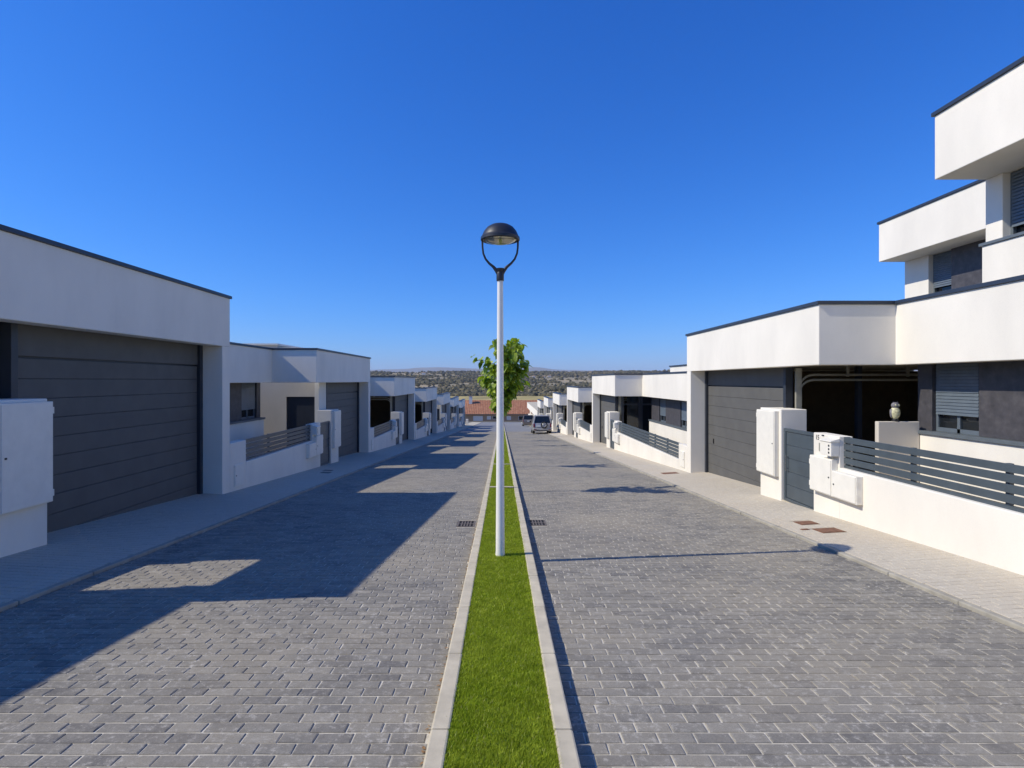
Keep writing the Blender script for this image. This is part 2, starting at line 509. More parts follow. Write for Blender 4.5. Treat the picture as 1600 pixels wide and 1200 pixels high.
# tiny white houses on the hillside
spots = [(-120, 1500), (-60, 1580), (-230, 1650), (-20, 1820), (90, 1560), (120, 1600), (150, 1750), (310, 1950), (-260, 1850), (-15, 1450), (400, 2050)]
M['farwall'] = plain('far_limewash', (0.72, 0.68, 0.60), 0.9)
M['farroof'] = plain('far_tiles', (0.40, 0.27, 0.18), 0.9)
for hx, hy in spots:
    hz = float(terrain_z(np.array([hx]), np.array([hy]))[0])
    wdt, dpt, hgt = random.uniform(8, 14), 8, random.uniform(3.5, 6)
    t = thing('hillside_house', (hx, hy, hz), 'tiny pale house among scrub on the far hillside', 'house', 'pale houses scattered over the far hillside')
    box(hx - wdt / 2, hx + wdt / 2, hy, hy + dpt, hz - 3, hz + hgt).build('wall', M['farwall'], t)
    MB().add([(hx - wdt / 2 - .4, hy - .5, hz + hgt), (hx + wdt / 2 + .4, hy - .5, hz + hgt), (hx + wdt / 2 + .4, hy + dpt + .5, hz + hgt), (hx - wdt / 2 - .4, hy + dpt + .5, hz + hgt),
              (hx - wdt / 2 - .4, hy + dpt / 2, hz + hgt + 1.6), (hx + wdt / 2 + .4, hy + dpt / 2, hz + hgt + 1.6)],
             [(0, 1, 5, 4), (2, 3, 4, 5), (0, 4, 3), (1, 2, 5), (3, 2, 1, 0)]).build('roof', M['farroof'], t)

# ------------------------------------------------------------------ road, pavements, median
XR0, XR1 = 0.40, 4.50           # right carriageway
XL0, XL1 = -4.76, -0.40         # left carriageway
FR, FL = 5.75, 6.20             # house front planes, right and left
ROAD_END = 134.0
BRICK_END = 62.0
MED_END = 118.0

def slab(name, x0, x1, y0, y1, dz0, dz1, mat, label, thick=0.2):
    mb = MB().hexa([(x0, y0, road_z(y0) + dz0 - thick), (x1, y0, road_z(y0) + dz1 - thick), (x1, y1, road_z(y1) + dz1 - thick), (x0, y1, road_z(y1) + dz0 - thick),
                    (x0, y0, road_z(y0) + dz0), (x1, y0, road_z(y0) + dz1), (x1, y1, road_z(y1) + dz1), (x0, y1, road_z(y1) + dz0)])
    o = mb.build(name, mat)
    return tag(o, label, None, None, 'structure')

JD = 0.0068        # joint depth
def two_part(name, x0, x1, dz0, dz1, label):
    near = slab(name, x0, x1, -8, BRICK_END, dz0 - JD, dz1 - JD, M['sand' if name.startswith('road') else 'walksand'], label)
    return near
road_r = two_part('road_right', XR0, XR1, 0, 0, 'sunlit right lane of grey block paving')
road_l = two_part('road_left', XL0, XL1, 0, 0, 'left lane of grey block paving in house shadow')
slab('road_far', XL0, XR1, BRICK_END, ROAD_END, -.001, -.001, M['farpave'], 'far stretch of the grey paved street')
slab('cross_street', -60, 60, ROAD_END, ROAD_END + 4, 0.0, 0.0, M['farpave'], 'cross street at the bottom of the slope')
slab('cross_pavement', -60, 60, ROAD_END + 4, ROAD_END + 5.2, 0.14, 0.14, M['kerb'], 'pale pavement beyond the cross street')
walk_r = two_part('pavement_right', XR1 + .085, FR + .75, 0.035, 0.14, 'sunlit beige paved footway on the right')
walk_l = two_part('pavement_left', -(FL + .75), XL0 - .085, 0.14, 0.035, 'shaded paved footway on the left')
slab('pavement_right_far', XR1 + .085, FR + .75, BRICK_END, ROAD_END - .5, 0.035, 0.14, M['kerb'], 'far stretch of the right footway')
slab('pavement_left_far', -(FL + .75), XL0 - .085, BRICK_END, ROAD_END - .5, 0.14, 0.035, M['kerb'], 'far stretch of the left footway')

GR = [(-0.61, 9.56, .30, .52), (0.615, 9.66, .30, .52)]           # drain grates x, y, w, l
COV = [(5.10, 9.33, .32, .30), (5.12, 8.72, .38, .34), (4.83, 8.87, .14, .12), (5.2, 17.2, .5, .45), (-5.50, 17.4, .30, .34), (-5.62, 18.0, .30, .34)]

CH = 0.0055
def brick_verts(w_, l_, r, tilt):
    """12 verts of one paver centred on the origin, top near z=0"""
    hw, hl = w_ / 2, l_ / 2
    top = [(-hw + CH, -hl + CH), (hw - CH, -hl + CH), (hw - CH, hl - CH), (-hw + CH, hl - CH)]
    out = [(-hw, -hl), (hw, -hl), (hw, hl), (-hw, hl)]
    v = []
    for (x, y) in top:
        v.append((x + (r.random() - .5) * .006, y + (r.random() - .5) * .005, tilt[0] * x + tilt[1] * y))
    for (x, y) in out:
        v.append((x + (r.random() - .5) * .005, y + (r.random() - .5) * .004, -.0035 + tilt[0] * x + tilt[1] * y))
    for (x, y) in out:
        v.append((x, y, -.03))
    return np.array(v)
BF = np.array([(0, 1, 2, 3), (4, 5, 1, 0), (5, 6, 2, 1), (6, 7, 3, 2), (7, 4, 0, 3), (8, 9, 5, 4), (9, 10, 6, 5), (10, 11, 7, 6), (11, 8, 4, 7)])

def lay(parent, x0, x1, dz0, dz1, mat, jt=1.0, tv=.26, px=0.212, py=0.1065, gap=0.0105, n_single=300, seed=1, holes=()):
    r = np.random.default_rng(seed)
    B = []
    y = 0.3; row = 0
    while y < BRICK_END - py:
        off = (row % 2) * px * .5 + (r.random() - .5) * .05
        x = x0 - off - r.random() * 0.01
        wob = (r.random() - .5) * .006
        while x < x1:
            a, b_ = max(x, x0 + .004), min(x + px, x1 - .004)
            if b_ - a > .035:
                cy = y + py / 2 + wob * .5 + (r.random() - .5) * .003
                pieces = [(a, b_)]
                for hx, hy, hw_, hl_ in holes:
                    if abs(cy - hy) < hl_ / 2 + py / 2 - .025:
                        nxt = []
                        for (p0, p1) in pieces:
                            if p1 <= hx - hw_ / 2 or p0 >= hx + hw_ / 2: nxt.append((p0, p1)); continue
                            if p0 < hx - hw_ / 2: nxt.append((p0, hx - hw_ / 2))
                            if p1 > hx + hw_ / 2: nxt.append((hx + hw_ / 2, p1))
                        pieces = nxt
                for (a_, b2) in pieces:
                    if b2 - a_ < .03: continue
                    cx = (a_ + b2) / 2
                    B.append((cx, cy, b2 - a_ - gap, py - gap - r.random() * .003))
            x += px * (1 + (r.random() - .5) * .03)
        y += py; row += 1
    B = np.array(B)
    nb = len(B)
    XS = (dz1 - dz0) / (x1 - x0)          # cross fall
    h = dz0 + (dz1 - dz0) * (B[:, 0] - x0) / (x1 - x0) + (r.random(nb) - .5) * .0022 * jt
    z = -SLOPE * B[:, 1] + h
    tint = np.clip(r.normal(.5, tv, nb), 0, 1)
    # those that show largest
    sxp = 784 + F * B[:, 0] / B[:, 1]; syp = 595 + F * (CAMZ - z) / B[:, 1]
    vis = (sxp > -10) & (sxp < 1610) & (syp < 1210)
    order = np.argsort(np.where(vis, B[:, 1], 1e9))
    single = order[:n_single]
    mask = np.zeros(nb, bool); mask[single] = True
    # single pavers share a handful of meshes
    vars_ = []
    W0, L0 = px - gap, py - gap
    for k in range(28):
        vv = brick_verts(W0, L0, r, ((r.random() - .5) * .008 * jt, (r.random() - .5) * .009 * jt))
        me = bpy.data.meshes.new('paver')
        me.from_pydata([tuple(q) for q in vv], [], [tuple(int(i) for i in f) for f in BF])
        at = me.attributes.new('tint', 'FLOAT', 'POINT')
        at.data.foreach_set('value', [float(np.clip(r.normal(.5, tv), 0, 1))] * 12)
        me.materials.append(mat)
        vars_.append(me)
    for i in single:
        ob = bpy.data.objects.new('paver', vars_[r.integers(28)])
        ob.location = (B[i, 0], B[i, 1], z[i])
        ob.scale = (B[i, 2] / W0, B[i, 3] / L0, 1)
        ob.rotation_euler = (-math.atan(SLOPE), -math.atan(XS), (r.random() - .5) * .012)
        ob.parent = parent
        COL.objects.link(ob)
    rest = np.where(~mask)[0]
    nr = len(rest)
    hw = B[rest, 2] / 2; hl = B[rest, 3] / 2
    sxn = np.array([-1, 1, 1, -1]); syn = np.array([-1, -1, 1, 1])
    def jit(a): return (r.random((nr, 4)) - .5) * a
    tx = (r.random((nr, 1)) - .5) * .008 * jt + XS; ty = (r.random((nr, 1)) - .5) * .009 * jt - SLOPE
    topx = sxn * (hw[:, None] - CH) + jit(.006); topy = syn * (hl[:, None] - CH) + jit(.005)
    ox = sxn * hw[:, None] + jit(.005); oy = syn * hl[:, None] + jit(.004)
    P = np.concatenate([np.stack([topx, topy, tx * topx + ty * topy], -1), np.stack([ox, oy, tx * ox + ty * oy - .0035], -1),
                        np.stack([sxn * hw[:, None], syn * hl[:, None], -SLOPE * syn * hl[:, None] + XS * sxn * hw[:, None] - .03], -1)], 1)
    P = P + np.stack([B[rest, 0], B[rest, 1], z[rest]], -1)[:, None]
    FI = (BF[None] + (np.arange(nr) * 12)[:, None, None]).reshape(-1, 4)
    o = np_mesh('paving', P.reshape(-1, 3), FI, 4, mat, np.repeat(tint[rest], 12), parent=parent)
    o['kind'] = 'stuff'
    return o

lay(road_r, XR0, XR1, 0, 0, M['paver'], seed=3, holes=GR)
lay(road_l, XL0, XL1, 0, 0, M['paver'], seed=4, holes=GR)
lay(walk_r, XR1 + .085, FR + .75, .035, .14, M['walkpaver'], jt=.2, tv=.12, px=.205, py=.105, gap=.005, n_single=220, seed=5, holes=COV)
lay(walk_l, -(FL + .75), XL0 - .085, .14, .035, M['walkpaver'], jt=.2, tv=.12, px=.205, py=.105, gap=.005, n_single=220, seed=6, holes=COV)

# kerb stones, one metre each
def kerb_line(name, x0, x1, y0, y1, dz, mat, label, step=1.0, bevel=.012, far=None, depth=.25):
    root = bpy.data.objects.new(name, None)
    COL.objects.link(root); root.location = (0, 0, 0); ORIG[root.name] = Vector((0, 0, 0))
    tag(root, label, None, None, 'structure')
    y = y0
    cache = None
    while y < y1 - .01:
        L = step - .008
        if cache is None:
            mb = MB().hexa([(x0, 0, -depth), (x1, 0, -depth), (x1, L, -depth - SLOPE * L), (x0, L, -depth - SLOPE * L), (x0, 0, 0), (x1, 0, 0), (x1, L, -SLOPE * L), (x0, L, -SLOPE * L)])
            ob = mb.build('kerb_stone', mat, root, bevel=bevel)
            cache = ob
        else:
            ob = cache.copy(); COL.objects.link(ob); ob.parent = root
        ob.location = ((random.random() - .5) * .004, y, road_z(y) + dz + (random.random() - .5) * .004)
        ob.rotation_euler = (0, 0, (random.random() - .5) * .003)
        y += step
    return root
YK = 1137.5; D0 = 1.77 * F / (YK - 648)
kerb_line('median_kerb_left', -.40, -.293, D0 - 3, MED_END, .10, M['kerb'], 'concrete kerb stones along the left of the grass strip')
kerb_line('median_kerb_right', .293, .40, D0 - 3, MED_END, .10, M['kerb'], 'concrete kerb stones along the right of the grass strip')
kerb_line('pavement_kerb_right', XR1, XR1 + .08, 1.5, 120, .038, M['kerbedge'], 'low concrete edging of the right footway')
kerb_line('pavement_kerb_left', XL0 - .08, XL0, 1.5, 120, .038, M['kerbedge'], 'low concrete edging of the left footway')

# grass strip
strip = slab('median_strip', -.2925, .2925, -4, MED_END, .068, .068, M['turfbase'], 'soil bed of the narrow grass strip')
def turf(y0, y1, n, wid, hgt):
    y = y0 + (y1 - y0) * rng.random(n)
    x = (rng.random(n) - .5) * .607
    a = rng.random(n) * 2 * math.pi
    h = hgt * (.55 + .6 * rng.random(n))
    lean = .55 * h * (.3 + rng.random(n))
    la = rng.random(n) * 2 * math.pi
    z0 = -SLOPE * y + .066
    wv = wid * (.6 + .8 * rng.random(n))
    dx, dy = np.cos(a) * wv / 2, np.sin(a) * wv / 2
    mxx, myy = x + np.cos(la) * lean * .35, y + np.sin(la) * lean * .35
    P = np.stack([np.stack([x - dx, y - dy, z0], -1), np.stack([x + dx, y + dy, z0], -1),
                  np.stack([mxx + dx * .8, myy + dy * .8, z0 + h * .62], -1), np.stack([mxx - dx * .8, myy - dy * .8, z0 + h * .62], -1),
                  np.stack([x + np.cos(la) * lean, y + np.sin(la) * lean, z0 + h], -1)], 1)
    t = np.clip(rng.normal(.45, .2, n), 0, .9)
    t[rng.random(n) < .03] = .97
    return P, t
Ps, Ts = [], []
for args in ((2.0, 5.0, 95000, .0034, .036), (5.0, 9.0, 75000, .0046, .038), (9, 18, 50000, .009, .042), (18, 45, 40000, .020, .048), (45, MED_END, 30000, .05, .05)):
    P, t = turf(*args); Ps.append(P); Ts.append(t)
P = np.concatenate(Ps); T = np.concatenate(Ts)
n = len(P)
base = (np.arange(n) * 5)[:, None]
tris = np.concatenate([base + np.array([[0, 1, 2]]), base + np.array([[0, 2, 3]]), base + np.array([[3, 2, 4]])], 0)
o = np_mesh('grass', P.reshape(-1, 3), tris, 3, M['turf'], np.repeat(T, 5))
tag(o, 'bright green turf filling the narrow strip between the kerbs', 'grass', None, 'stuff')
for i, (yy, lab) in enumerate([(13.55, 'pale concrete bar across the grass strip, nearer of two'), (19.85, 'pale concrete bar across the grass strip, farther of two')]):
    tag(box(-.29, .29, yy, yy + .12, (road_z(yy), road_z(yy + .12)), (road_z(yy) + .118, road_z(yy + .12) + .118)).build('cross_kerb', M['kerb'], origin=(0, yy, road_z(yy)), bevel=.01), lab, 'kerb')

# dry leaf litter along the kerb and the left footway edge
LV, LF = [], []
for i in range(260):
    if i < 130: xx, yy = -.415 - abs(random.gauss(0, .012)), random.uniform(2.6, 11)
    else: xx, yy = XL0 + .02 + abs(random.gauss(0, .02)), random.uniform(4.5, 12)
    zz0 = road_z(yy) + .004; a = random.random() * 6.28; l_ = random.uniform(.008, .022)
    dx, dy = math.cos(a) * l_, math.sin(a) * l_
    o_ = len(LV)
    LV += [(xx - dx, yy - dy, zz0), (xx + dy * .4, yy - dx * .4, zz0 + .003), (xx + dx, yy + dy, zz0 + .001 + random.random() * .007), (xx - dy * .4, yy + dx * .4, zz0 + .004)]
    LF.append((o_, o_ + 1, o_ + 2, o_ + 3))
M['litter'] = plain('dry_leaf', (0.30, 0.17, 0.07), .9, var=.5, scale=30)
tag(MB().add(LV, LF).build('leaf_litter', M['litter']), 'tiny dry brown leaf scraps along the kerbs', 'litter', None, 'stuff')
# drain grates
for (gx, gy, gw, gl), side in zip(GR, ('left', 'right')):
    gz = road_z(gy)
    t = thing('drain_grate', (gx, gy, gz - .01), f'iron drain grate in the paving just {side} of the grass strip', 'drain', 'drain grates beside the grass strip')
    def zz(y_): return road_z(y_)
    fr_ = MB()
    x0, x1, y0, y1 = gx - gw / 2, gx + gw / 2, gy - gl / 2, gy + gl / 2
    bw = .028
    def bar(xa, xb, ya, yb, top=.002, bot=-.04): fr_.box(xa, xb, ya, yb, (zz(ya) + bot, zz(yb) + bot), (zz(ya) + top, zz(yb) + top))
    bar(x0, x1, y0, y0 + bw); bar(x0, x1, y1 - bw, y1); bar(x0, x0 + bw, y0 + bw, y1 - bw); bar(x1 - bw, x1, y0 + bw, y1 - bw)
    fr_.build('frame', M['iron'], t)
    fr_ = MB()
    for k in range(1, 5):
        xc = x0 + bw + (gw - 2 * bw) * k / 5
        bar(xc - .011, xc + .011, y0 + bw, y1 - bw, .000, -.004)
    bar(x0 + bw, x1 - bw, gy - .02, gy + .02, -.001, -.004)
    fr_.build('bars', M['iron'], t)
    MB().add([(x0, y0, zz(y0) - .0055), (x1, y0, zz(y0) - .0055), (x1, y1, zz(y1) - .0055), (x0, y1, zz(y1) - .0055)], [(0, 1, 2, 3)]).build('sump', M['hole'], t)

def walk_dz(x):
    if x > 0: return .035 + .105 * (x - XR1 - .085) / (FR + .75 - XR1 - .085)
    return .035 + .105 * (-x - .085 + XL0) / (FL + .75 + XL0 - .085)
labs = ['rusty square cover in the right footway, farther of the two by gate fifteen', 'larger rusty cover in the right footway, nearest the camera', 'smallest rusty round-cornered cover in the right footway',
        'rusty cover in the right footway beside the first garage pillar', 'dark cover in the left footway before the second gate, nearer one', 'dark cover in the left footway before the second gate, farther one']
for (cx, cy, cw, cl), lb in zip(COV, labs):
    x0, x1, y0, y1 = cx - cw / 2 + .01, cx + cw / 2 - .01, cy - cl / 2 + .01, cy + cl / 2 - .01
    z = lambda x_, y_: road_z(y_) + walk_dz(x_)
    t = thing('access_cover', (cx, cy, z(cx, cy)), lb, 'cover', 'access covers set in the footways')
    q = lambda a0, a1, b0, b1, dz: MB().hexa([(a0, b0, z(a0, b0) - .06), (a1, b0, z(a1, b0) - .06), (a1, b1, z(a1, b1) - .06), (a0, b1, z(a0, b1) - .06), (a0, b0, z(a0, b0) + dz), (a1, b0, z(a1, b0) + dz), (a1, b1, z(a1, b1) + dz), (a0, b1, z(a0, b1) + dz)])
    mt = M['rust'] if cx > 0 else M['iron']
    q(x0, x1, y0, y1, -.002).build('rim', mt, t)
    q(x0 + .02, x1 - .02, y0 + .02, y1 - .02, .003).build('lid', mt, t)

# ------------------------------------------------------------------ houses
def build_house(s, k, X0, v1, zt, L, R, vp, style, where, near):
    """s side (+1 right, -1 left); v1 far end; vp near end; zt top of coping; style 'open' or 'wall' or 'glass'"""
    U = lambda u: s * (X0 + u)
    fb = zt - 1.16
    va = v1 - L
    g = lambda y: road_z(y) + .10
    gmin = g(v1) - .4
    ord_ = ORD[k]
    row = 'sunlit right' if s > 0 else 'shaded left'
    nm = f'{ord_} house on the {"right" if s > 0 else "left"}'
    desc = where
    H = thing('house', (U(3), (vp + v1) / 2, g((vp + v1) / 2)), desc, 'house', f'white flat-roofed houses in the {row} row')
    bx = lambda u0, u1, y0, y1, z0, z1: box(U(u0), U(u1), y0, y1, z0, z1)
    bv = .012 if near else 0
    # wall fascia band and its coping
    poly = lambda o: [(U(-o), v1 + o), (U(-o), va - o), (U(R - o), va - o), (U(R - o), vp), (U(R + .32 + o), vp), (U(R + .32 + o), va + .32 + o), (U(.32 + o), va + .32 + o), (U(.32 + o), v1 + o)]
    MB().prism(poly(0), fb, zt - .062).build('parapet', M['white'], H, bevel=bv)
    MB().prism(poly(.035), zt - .062, zt).build('coping', M['coping'], H, bevel=.004 if near else 0)
    # far wall with the street pillar at its end
    bx(0, 6.8, v1 - .34, v1, gmin, fb).build('pillar', M['white'], H, bevel=bv)
    bx(.34, 6.8, v1 - .34, v1, fb, zt - .3).build('wall', M['white'], H)
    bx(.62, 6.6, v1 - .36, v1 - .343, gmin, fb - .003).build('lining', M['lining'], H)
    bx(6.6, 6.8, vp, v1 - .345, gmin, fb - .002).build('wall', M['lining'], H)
    vg = v1 - 6.0
    rs = bx(.325, 6.8, vg, v1 - .345, fb + .04, fb + .26); rs.build('roof', M['soffit'], H)
    bx(.33, 6.8, vg + .2, v1 - .345, fb + .262, fb + .30).build('roof_membrane', M['roofgravel'], H)
    # main volume behind the recess
    wu = R + .50
    ve = va + (.17 if s > 0 else .30)
    bx(wu + .14, 6.6, vp, ve - .02, gmin, fb + .25).build('wall', M['clad'], H)
    bx(R + .325, 6.8, vp, va, fb + .26, fb + .42).build('roof_membrane', M['roofgravel'], H)
    bx(R + .33, 6.6, vp, ve - .02, fb + .01, fb + .255).build('soffit', M['soffit'], H)
    bx(wu - .12, wu + .13, vp, ve - .02, gmin, zt - 2.40).build('base_wall', M['white'], H, bevel=bv)
    bx(wu - .16, wu + .135, vp, ve, zt - 2.398, zt - 2.34).build('sill', M['sill'], H, bevel=.004 if near else 0)
    # stone panels and shuttered windows between them
    zs0, zs1 = zt - 2.338, fb + .008
    wins = [(va - 1.10, va - .02)] if (va - vp) < 8 and s < 0 else [(va - 1.17, va - .20), (va - 3.9, va - 2.9)] if (va - vp) < 8 else [(va - 2.3, va - 1.25), (va - 5.4, va - 4.45), (va - 8.5, va - 7.5)]
    edges = [ve - .03]
    for (w0, w1) in wins: edges += [w1, w0]
    edges.append(vp)
    for i in range(0, len(edges), 2):
        if edges[i] - edges[i + 1] > .05:
            bx(wu, wu + .135, edges[i + 1], edges[i], zs0, zs1).build('stone_panel', M['clad'], H, bevel=.004 if near else 0)
    for (w0, w1) in wins:
        wn_ = bx(wu + .10, wu + .138, w0, w1, zs0, zs1).build('window', M['glass'], H)
        fmb = MB()
        for (a0, a1, z0, z1) in ((w0, w0 + .05, zs0, zs1), (w1 - .05, w1, zs0, zs1), ((w0 + w1) / 2 - .03, (w0 + w1) / 2 + .03, zs0, zs0 + .5), (w0 + .05, w1 - .05, zs0, zs0 + .07)):
            fmb.box(U(wu + .075), U(wu + .099), a0, a1, z0, z1)
        fmb.build('frame', M['shutter'], wn_)
        sh = MB()
        z = zs0 + .30
        while z < zs1 - .02:
            z2 = min(z + .052, zs1)
            sh.hexa([(U(wu + .03), w0 + .045, z), (U(wu + .03), w1 - .045, z), (U(wu + .073), w1 - .045, z), (U(wu + .073), w0 + .045, z),
                     (U(wu + .042), w0 + .045, z2), (U(wu + .042), w1 - .045, z2), (U(wu + .073), w1 - .045, z2), (U(wu + .073), w0 + .045, z2)])
            z += .055
        sho = sh.build('roller_shutter', M['shutter'], wn_)
        sho['kind'] = 'stuff'
    # garage door
    d1 = v1 - .345; d0 = d1 - 4.72
    gd = bx(.545, .57, d0, d1, gmin, fb + .03).build('garage_door', M['jamb'], H)
    for (ja, jb) in ((d0 - .11, d0 - .001), (d1 - .11, d1 - .001)):
        bx(.43, .60, ja, jb, gmin, fb + .03).build('jamb', M['jamb'], gd, bevel=.005 if near else 0)
    bx(.49, .54, d0 + .002, d1 - .112, fb - .42, fb + .03).build('header', M['anthracite'], gd)
    z = fb - .455
    zlow = g(d0) - .05
    while z > zlow - .4 and z > gmin + .2:
        bx(.50, .544, d0 + .004, d1 - .115, z - .283, z).build('door_panel', M['anthracite'], gd, bevel=.006 if near else 0)
        z -= .288
    if near and s > 0:
        hy = d1 - .55
        bx(.475, .50, hy - .02, hy + .02, zlow + .72, zlow + .86).build('handle', M['black'], gd, bevel=.004)
    # door track inside the carport
    ye = d0 - .2
    tr_ = MB()
    for dzz in (0, -.11):
        pts = [(U(.66), ye, gmin + .5), (U(.66), ye, fb - .55)]
        for q in range(7):
            a = math.pi / 2 * q / 6
            pts.append((U(.66 + .34 * (1 - math.cos(a))), ye, fb - .50 + dzz + .34 * math.sin(a)))
        pts.append((U(4.6), ye, fb - .16 + dzz))
        tr_.tube(pts, .025, 6)
    tr_.box(U(.60), U(.72), ye - .03, ye + .03, gmin + .3, fb - .02)
    for uu in (1.7, 3.0): tr_.box(U(uu), U(uu + .05), ye - .02, ye + .02, fb - .2, fb + .04)
    tr_.build('door_track', M['galv'], H)
    if style == 'open':
        bx(1.98, 2.08, va + 2.0, va + 2.1, gmin, fb + .03).build('post', M['jamb'], H)
    elif style == 'wall':
        wmb = MB()
        y0, y1 = vg, vg + .18
        wmb.box(U(.605), U(1.64), y0, y1, fb - .52, fb + .039)
        wmb.box(U(1.64), U(6.6), y0, y1, gmin, fb + .039)
        wmb.build('side_wall', M['beige'], H)
        dd = bx(.605, 1.63, y0 + .05, y0 + .10, gmin, fb - .525).build('side_door', M['jamb'], H)
        if k: bx(.45, .60, d0 - .95, d0 - .115, gmin, fb + .02).build('wall', M['white'], H)
    elif style == 'glass':
        gl_ = bx(.9, 5.5, vg + .05, vg + .08, gmin, fb + .03).build('glazed_door', M['glass'], H)
        gmb = MB()
        for uu in (.62, 1.5, 1.62, 2.6, 3.6): gmb.box(U(uu), U(uu + .1), vg, vg + .12, gmin, fb + .03)
        gmb.box(U(.72), U(5.5), vg + .01, vg + .11, fb - .5, fb - .42)
        gmb.build('door_frame', M['jamb'], gl_)
    # ------------------------------------------------ street boundary
    dvv, dzz_ = (0, 0) if s > 0 else (.22, -.13)
    va_house, zt_house = va, zt
    va = va + dvv; zt = zt + dzz_
    ft = zt - 2.40; wt = zt - 2.93
    pv0, pv1 = va - .62, va + .17
    gw = g
    W = thing('garden_wall', (U(.1), (vp + va) / 2, g((vp + va) / 2)), f'low white street wall with grey slat rail, {nm}', 'wall', 'low white street walls with slat rails')
    wmb = MB()
    e1 = vp + (.80 if k else .8)
    wmb.box(U(0), U(.22), vp + .002, e1, (gw(vp) - .4, gw(e1) - .4), ft)
    wmb.build('pier', M['white'], W, bevel=bv)
    box(U(0), U(.22), e1 + .001, pv0 - .001, (gw(e1) - .4, gw(pv0) - .4), wt).build('wall', M['white'], W, bevel=bv)
    pm = bx(0, .23, pv0, pv1, gmin, ft).build('pier', M['white'], W, bevel=bv)
    pc0, pc1 = va + 1.36, va + 2.28
    bx(0, .53, pc0, pc1, gmin, zt - 2.04).build('pillar', M['white'], W, bevel=bv)
    bx(.02, .2, pv1, pc0, gmin, g(pc0) + .02).build('step', M['kerb'], W)
    # rail: four slats, posts and bottom rail
    r0, r1 = e1 + .005, pv0 - .005
    bx(.075, .135, r0, r1, wt + .001, wt + .045).build('bottom_rail', M['fence'], W)
    h4 = (ft - .005 - (wt + .075) - 3 * .022) / 4
    for q in range(4):
        z0 = wt + .075 + q * (h4 + .022)
        bx(.07, .10, r0, r1, z0, z0 + h4).build('slat', M['fence'], W, bevel=.004 if near else 0)
    nps = max(2, int(round((r1 - r0) / 1.5)) + 1)
    for q in range(nps):
        yy = r0 + .03 + (r1 - r0 - .06) * q / (nps - 1)
        bx(.101, .15, yy - .028, yy + .028, wt + .045, ft - .004).build('post', M['fence'], W)
    # gate
    G = thing('gate', (U(.08), (pv1 + pc0) / 2, g(va + .7)), f'grey metal pedestrian gate of the {nm}', 'gate', 'grey pedestrian gates')
    gz0, gz1 = g(pc0) + .025, ft - .02
    fm = MB()
    for (a0, a1, z0, z1) in ((pv1 + .005, pv1 + .075, gz0, gz1), (pc0 - .075, pc0 - .005, gz0, gz1), (pv1 + .0755, pc0 - .0755, gz1 - .06, gz1), (pv1 + .0755, pc0 - .0755, gz0, gz0 + .06)):
        fm.box(U(.05), U(.115), a0, a1, z0, z1)
    fm.build('frame', M['fence'], G, bevel=.004 if near else 0)
    n_ = 5
    hh = (gz1 - gz0 - .13) / n_
    for q in range(n_):
        bx(.068, .10, pv1 + .078, pc0 - .078, gz0 + .065 + q * hh + .003, gz0 + .065 + (q + 1) * hh - .003).build('panel', M['fence'], G, bevel=.004 if near else 0)
    if near:
        hb = MB(); hy = pc0 - .16
        hb.box(U(.0), U(.02), hy - .012, hy + .012, gz0 + .62, gz0 + .95); hb.box(U(.02), U(.068), hy - .01, hy + .01, gz0 + .66, gz0 + .68); hb.box(U(.02), U(.068), hy - .01, hy + .01, gz0 + .89, gz0 + .91)
        hb.build('handle', M['chrome'], G, bevel=.004)
    # cabinets
    def cabinet(y0, y1, z0, z1, pr, label, lockside):
        C = thing('meter_cabinet', (U(0), (y0 + y1) / 2, z0), label, 'cabinet', 'white meter cabinets on the street walls')
        bx(-pr + .012, -.001, y0, y1, z0, z1).build('box', M['cabinet'], C, bevel=.006 if near else 0)
        bx(-pr, -pr + .0115, y0 + .018, y1 - .018, z0 + .018, z1 - .018).build('door', M['cabinet'], C, bevel=.003 if near else 0)
        if near:
            ly = y0 + .07 if lockside < 0 else y1 - .07
            bx(-pr - .006, -pr, ly - .015, ly + .015, (z0 + z1) / 2 - .012, (z0 + z1) / 2 + .012).build('lock', M['black'], C)
            hy = y1 if lockside < 0 else y0
            for zq in (z0 + .12, z1 - .12): bx(-pr + .006, -pr + .03, hy - .008, hy + .012, zq - .045, zq + .045).build('hinge', M['cabinet'], C)
    cabinet(pc0 + .09, pc1 - .02, zt - 3.44, zt - 2.08, .105, f'tall white meter cabinet on the gate pillar, {nm}', -1)
    cabinet(va - .58, va + .10, zt - 3.43, zt - 2.80, .12, f'taller of two low white cabinets beside the gate, {nm}', -1)
    cabinet(va - 1.24, va - .582, zt - 3.43, zt - 2.98, .12, f'shorter of two low white cabinets under the rail, {nm}', 1)
    if k or s < 0:
        cabinet(vp + .18, vp + .62, g(vp + .4) + .10, g(vp + .4) + .62, .03, f'small white hatch on the wall end pier, {nm}', -1)
    # mailbox
    B = thing('mailbox', (U(-.1), va - .4, zt - 2.73), f'small white letter box above the cabinets, {nm}', 'mailbox', 'white letter boxes by the gates')
    y0, y1 = va - .62, va - .29
    zb, zm, zh = zt - 2.74, zt - 2.50, zt - 2.435
    bx(-.145, -.001, y0, y1, zb, zm).build('body', M['cabinet'], B, bevel=.005 if near else 0)
    MB().hexa([(U(-.16), y0 - .01, zm + .001), (U(-.16), y1 + .01, zm + .001), (U(-.001), y1 + .01, zm + .001), (U(-.001), y0 - .01, zm + .001),
               (U(-.16), y0 - .01, zm + .02), (U(-.16), y1 + .01, zm + .02), (U(-.001), y1 + .01, zh), (U(-.001), y0 - .01, zh)]).build('lid', M['cabinet'], B, bevel=.004 if near else 0)
    if near:
        for q in range(3):
            bx(-.147, -.1455, y0 + .045, y0 + .085, zb + .04 + q * .06, zb + .075 + q * .06).build('viewing_slot', M['jamb'], B)
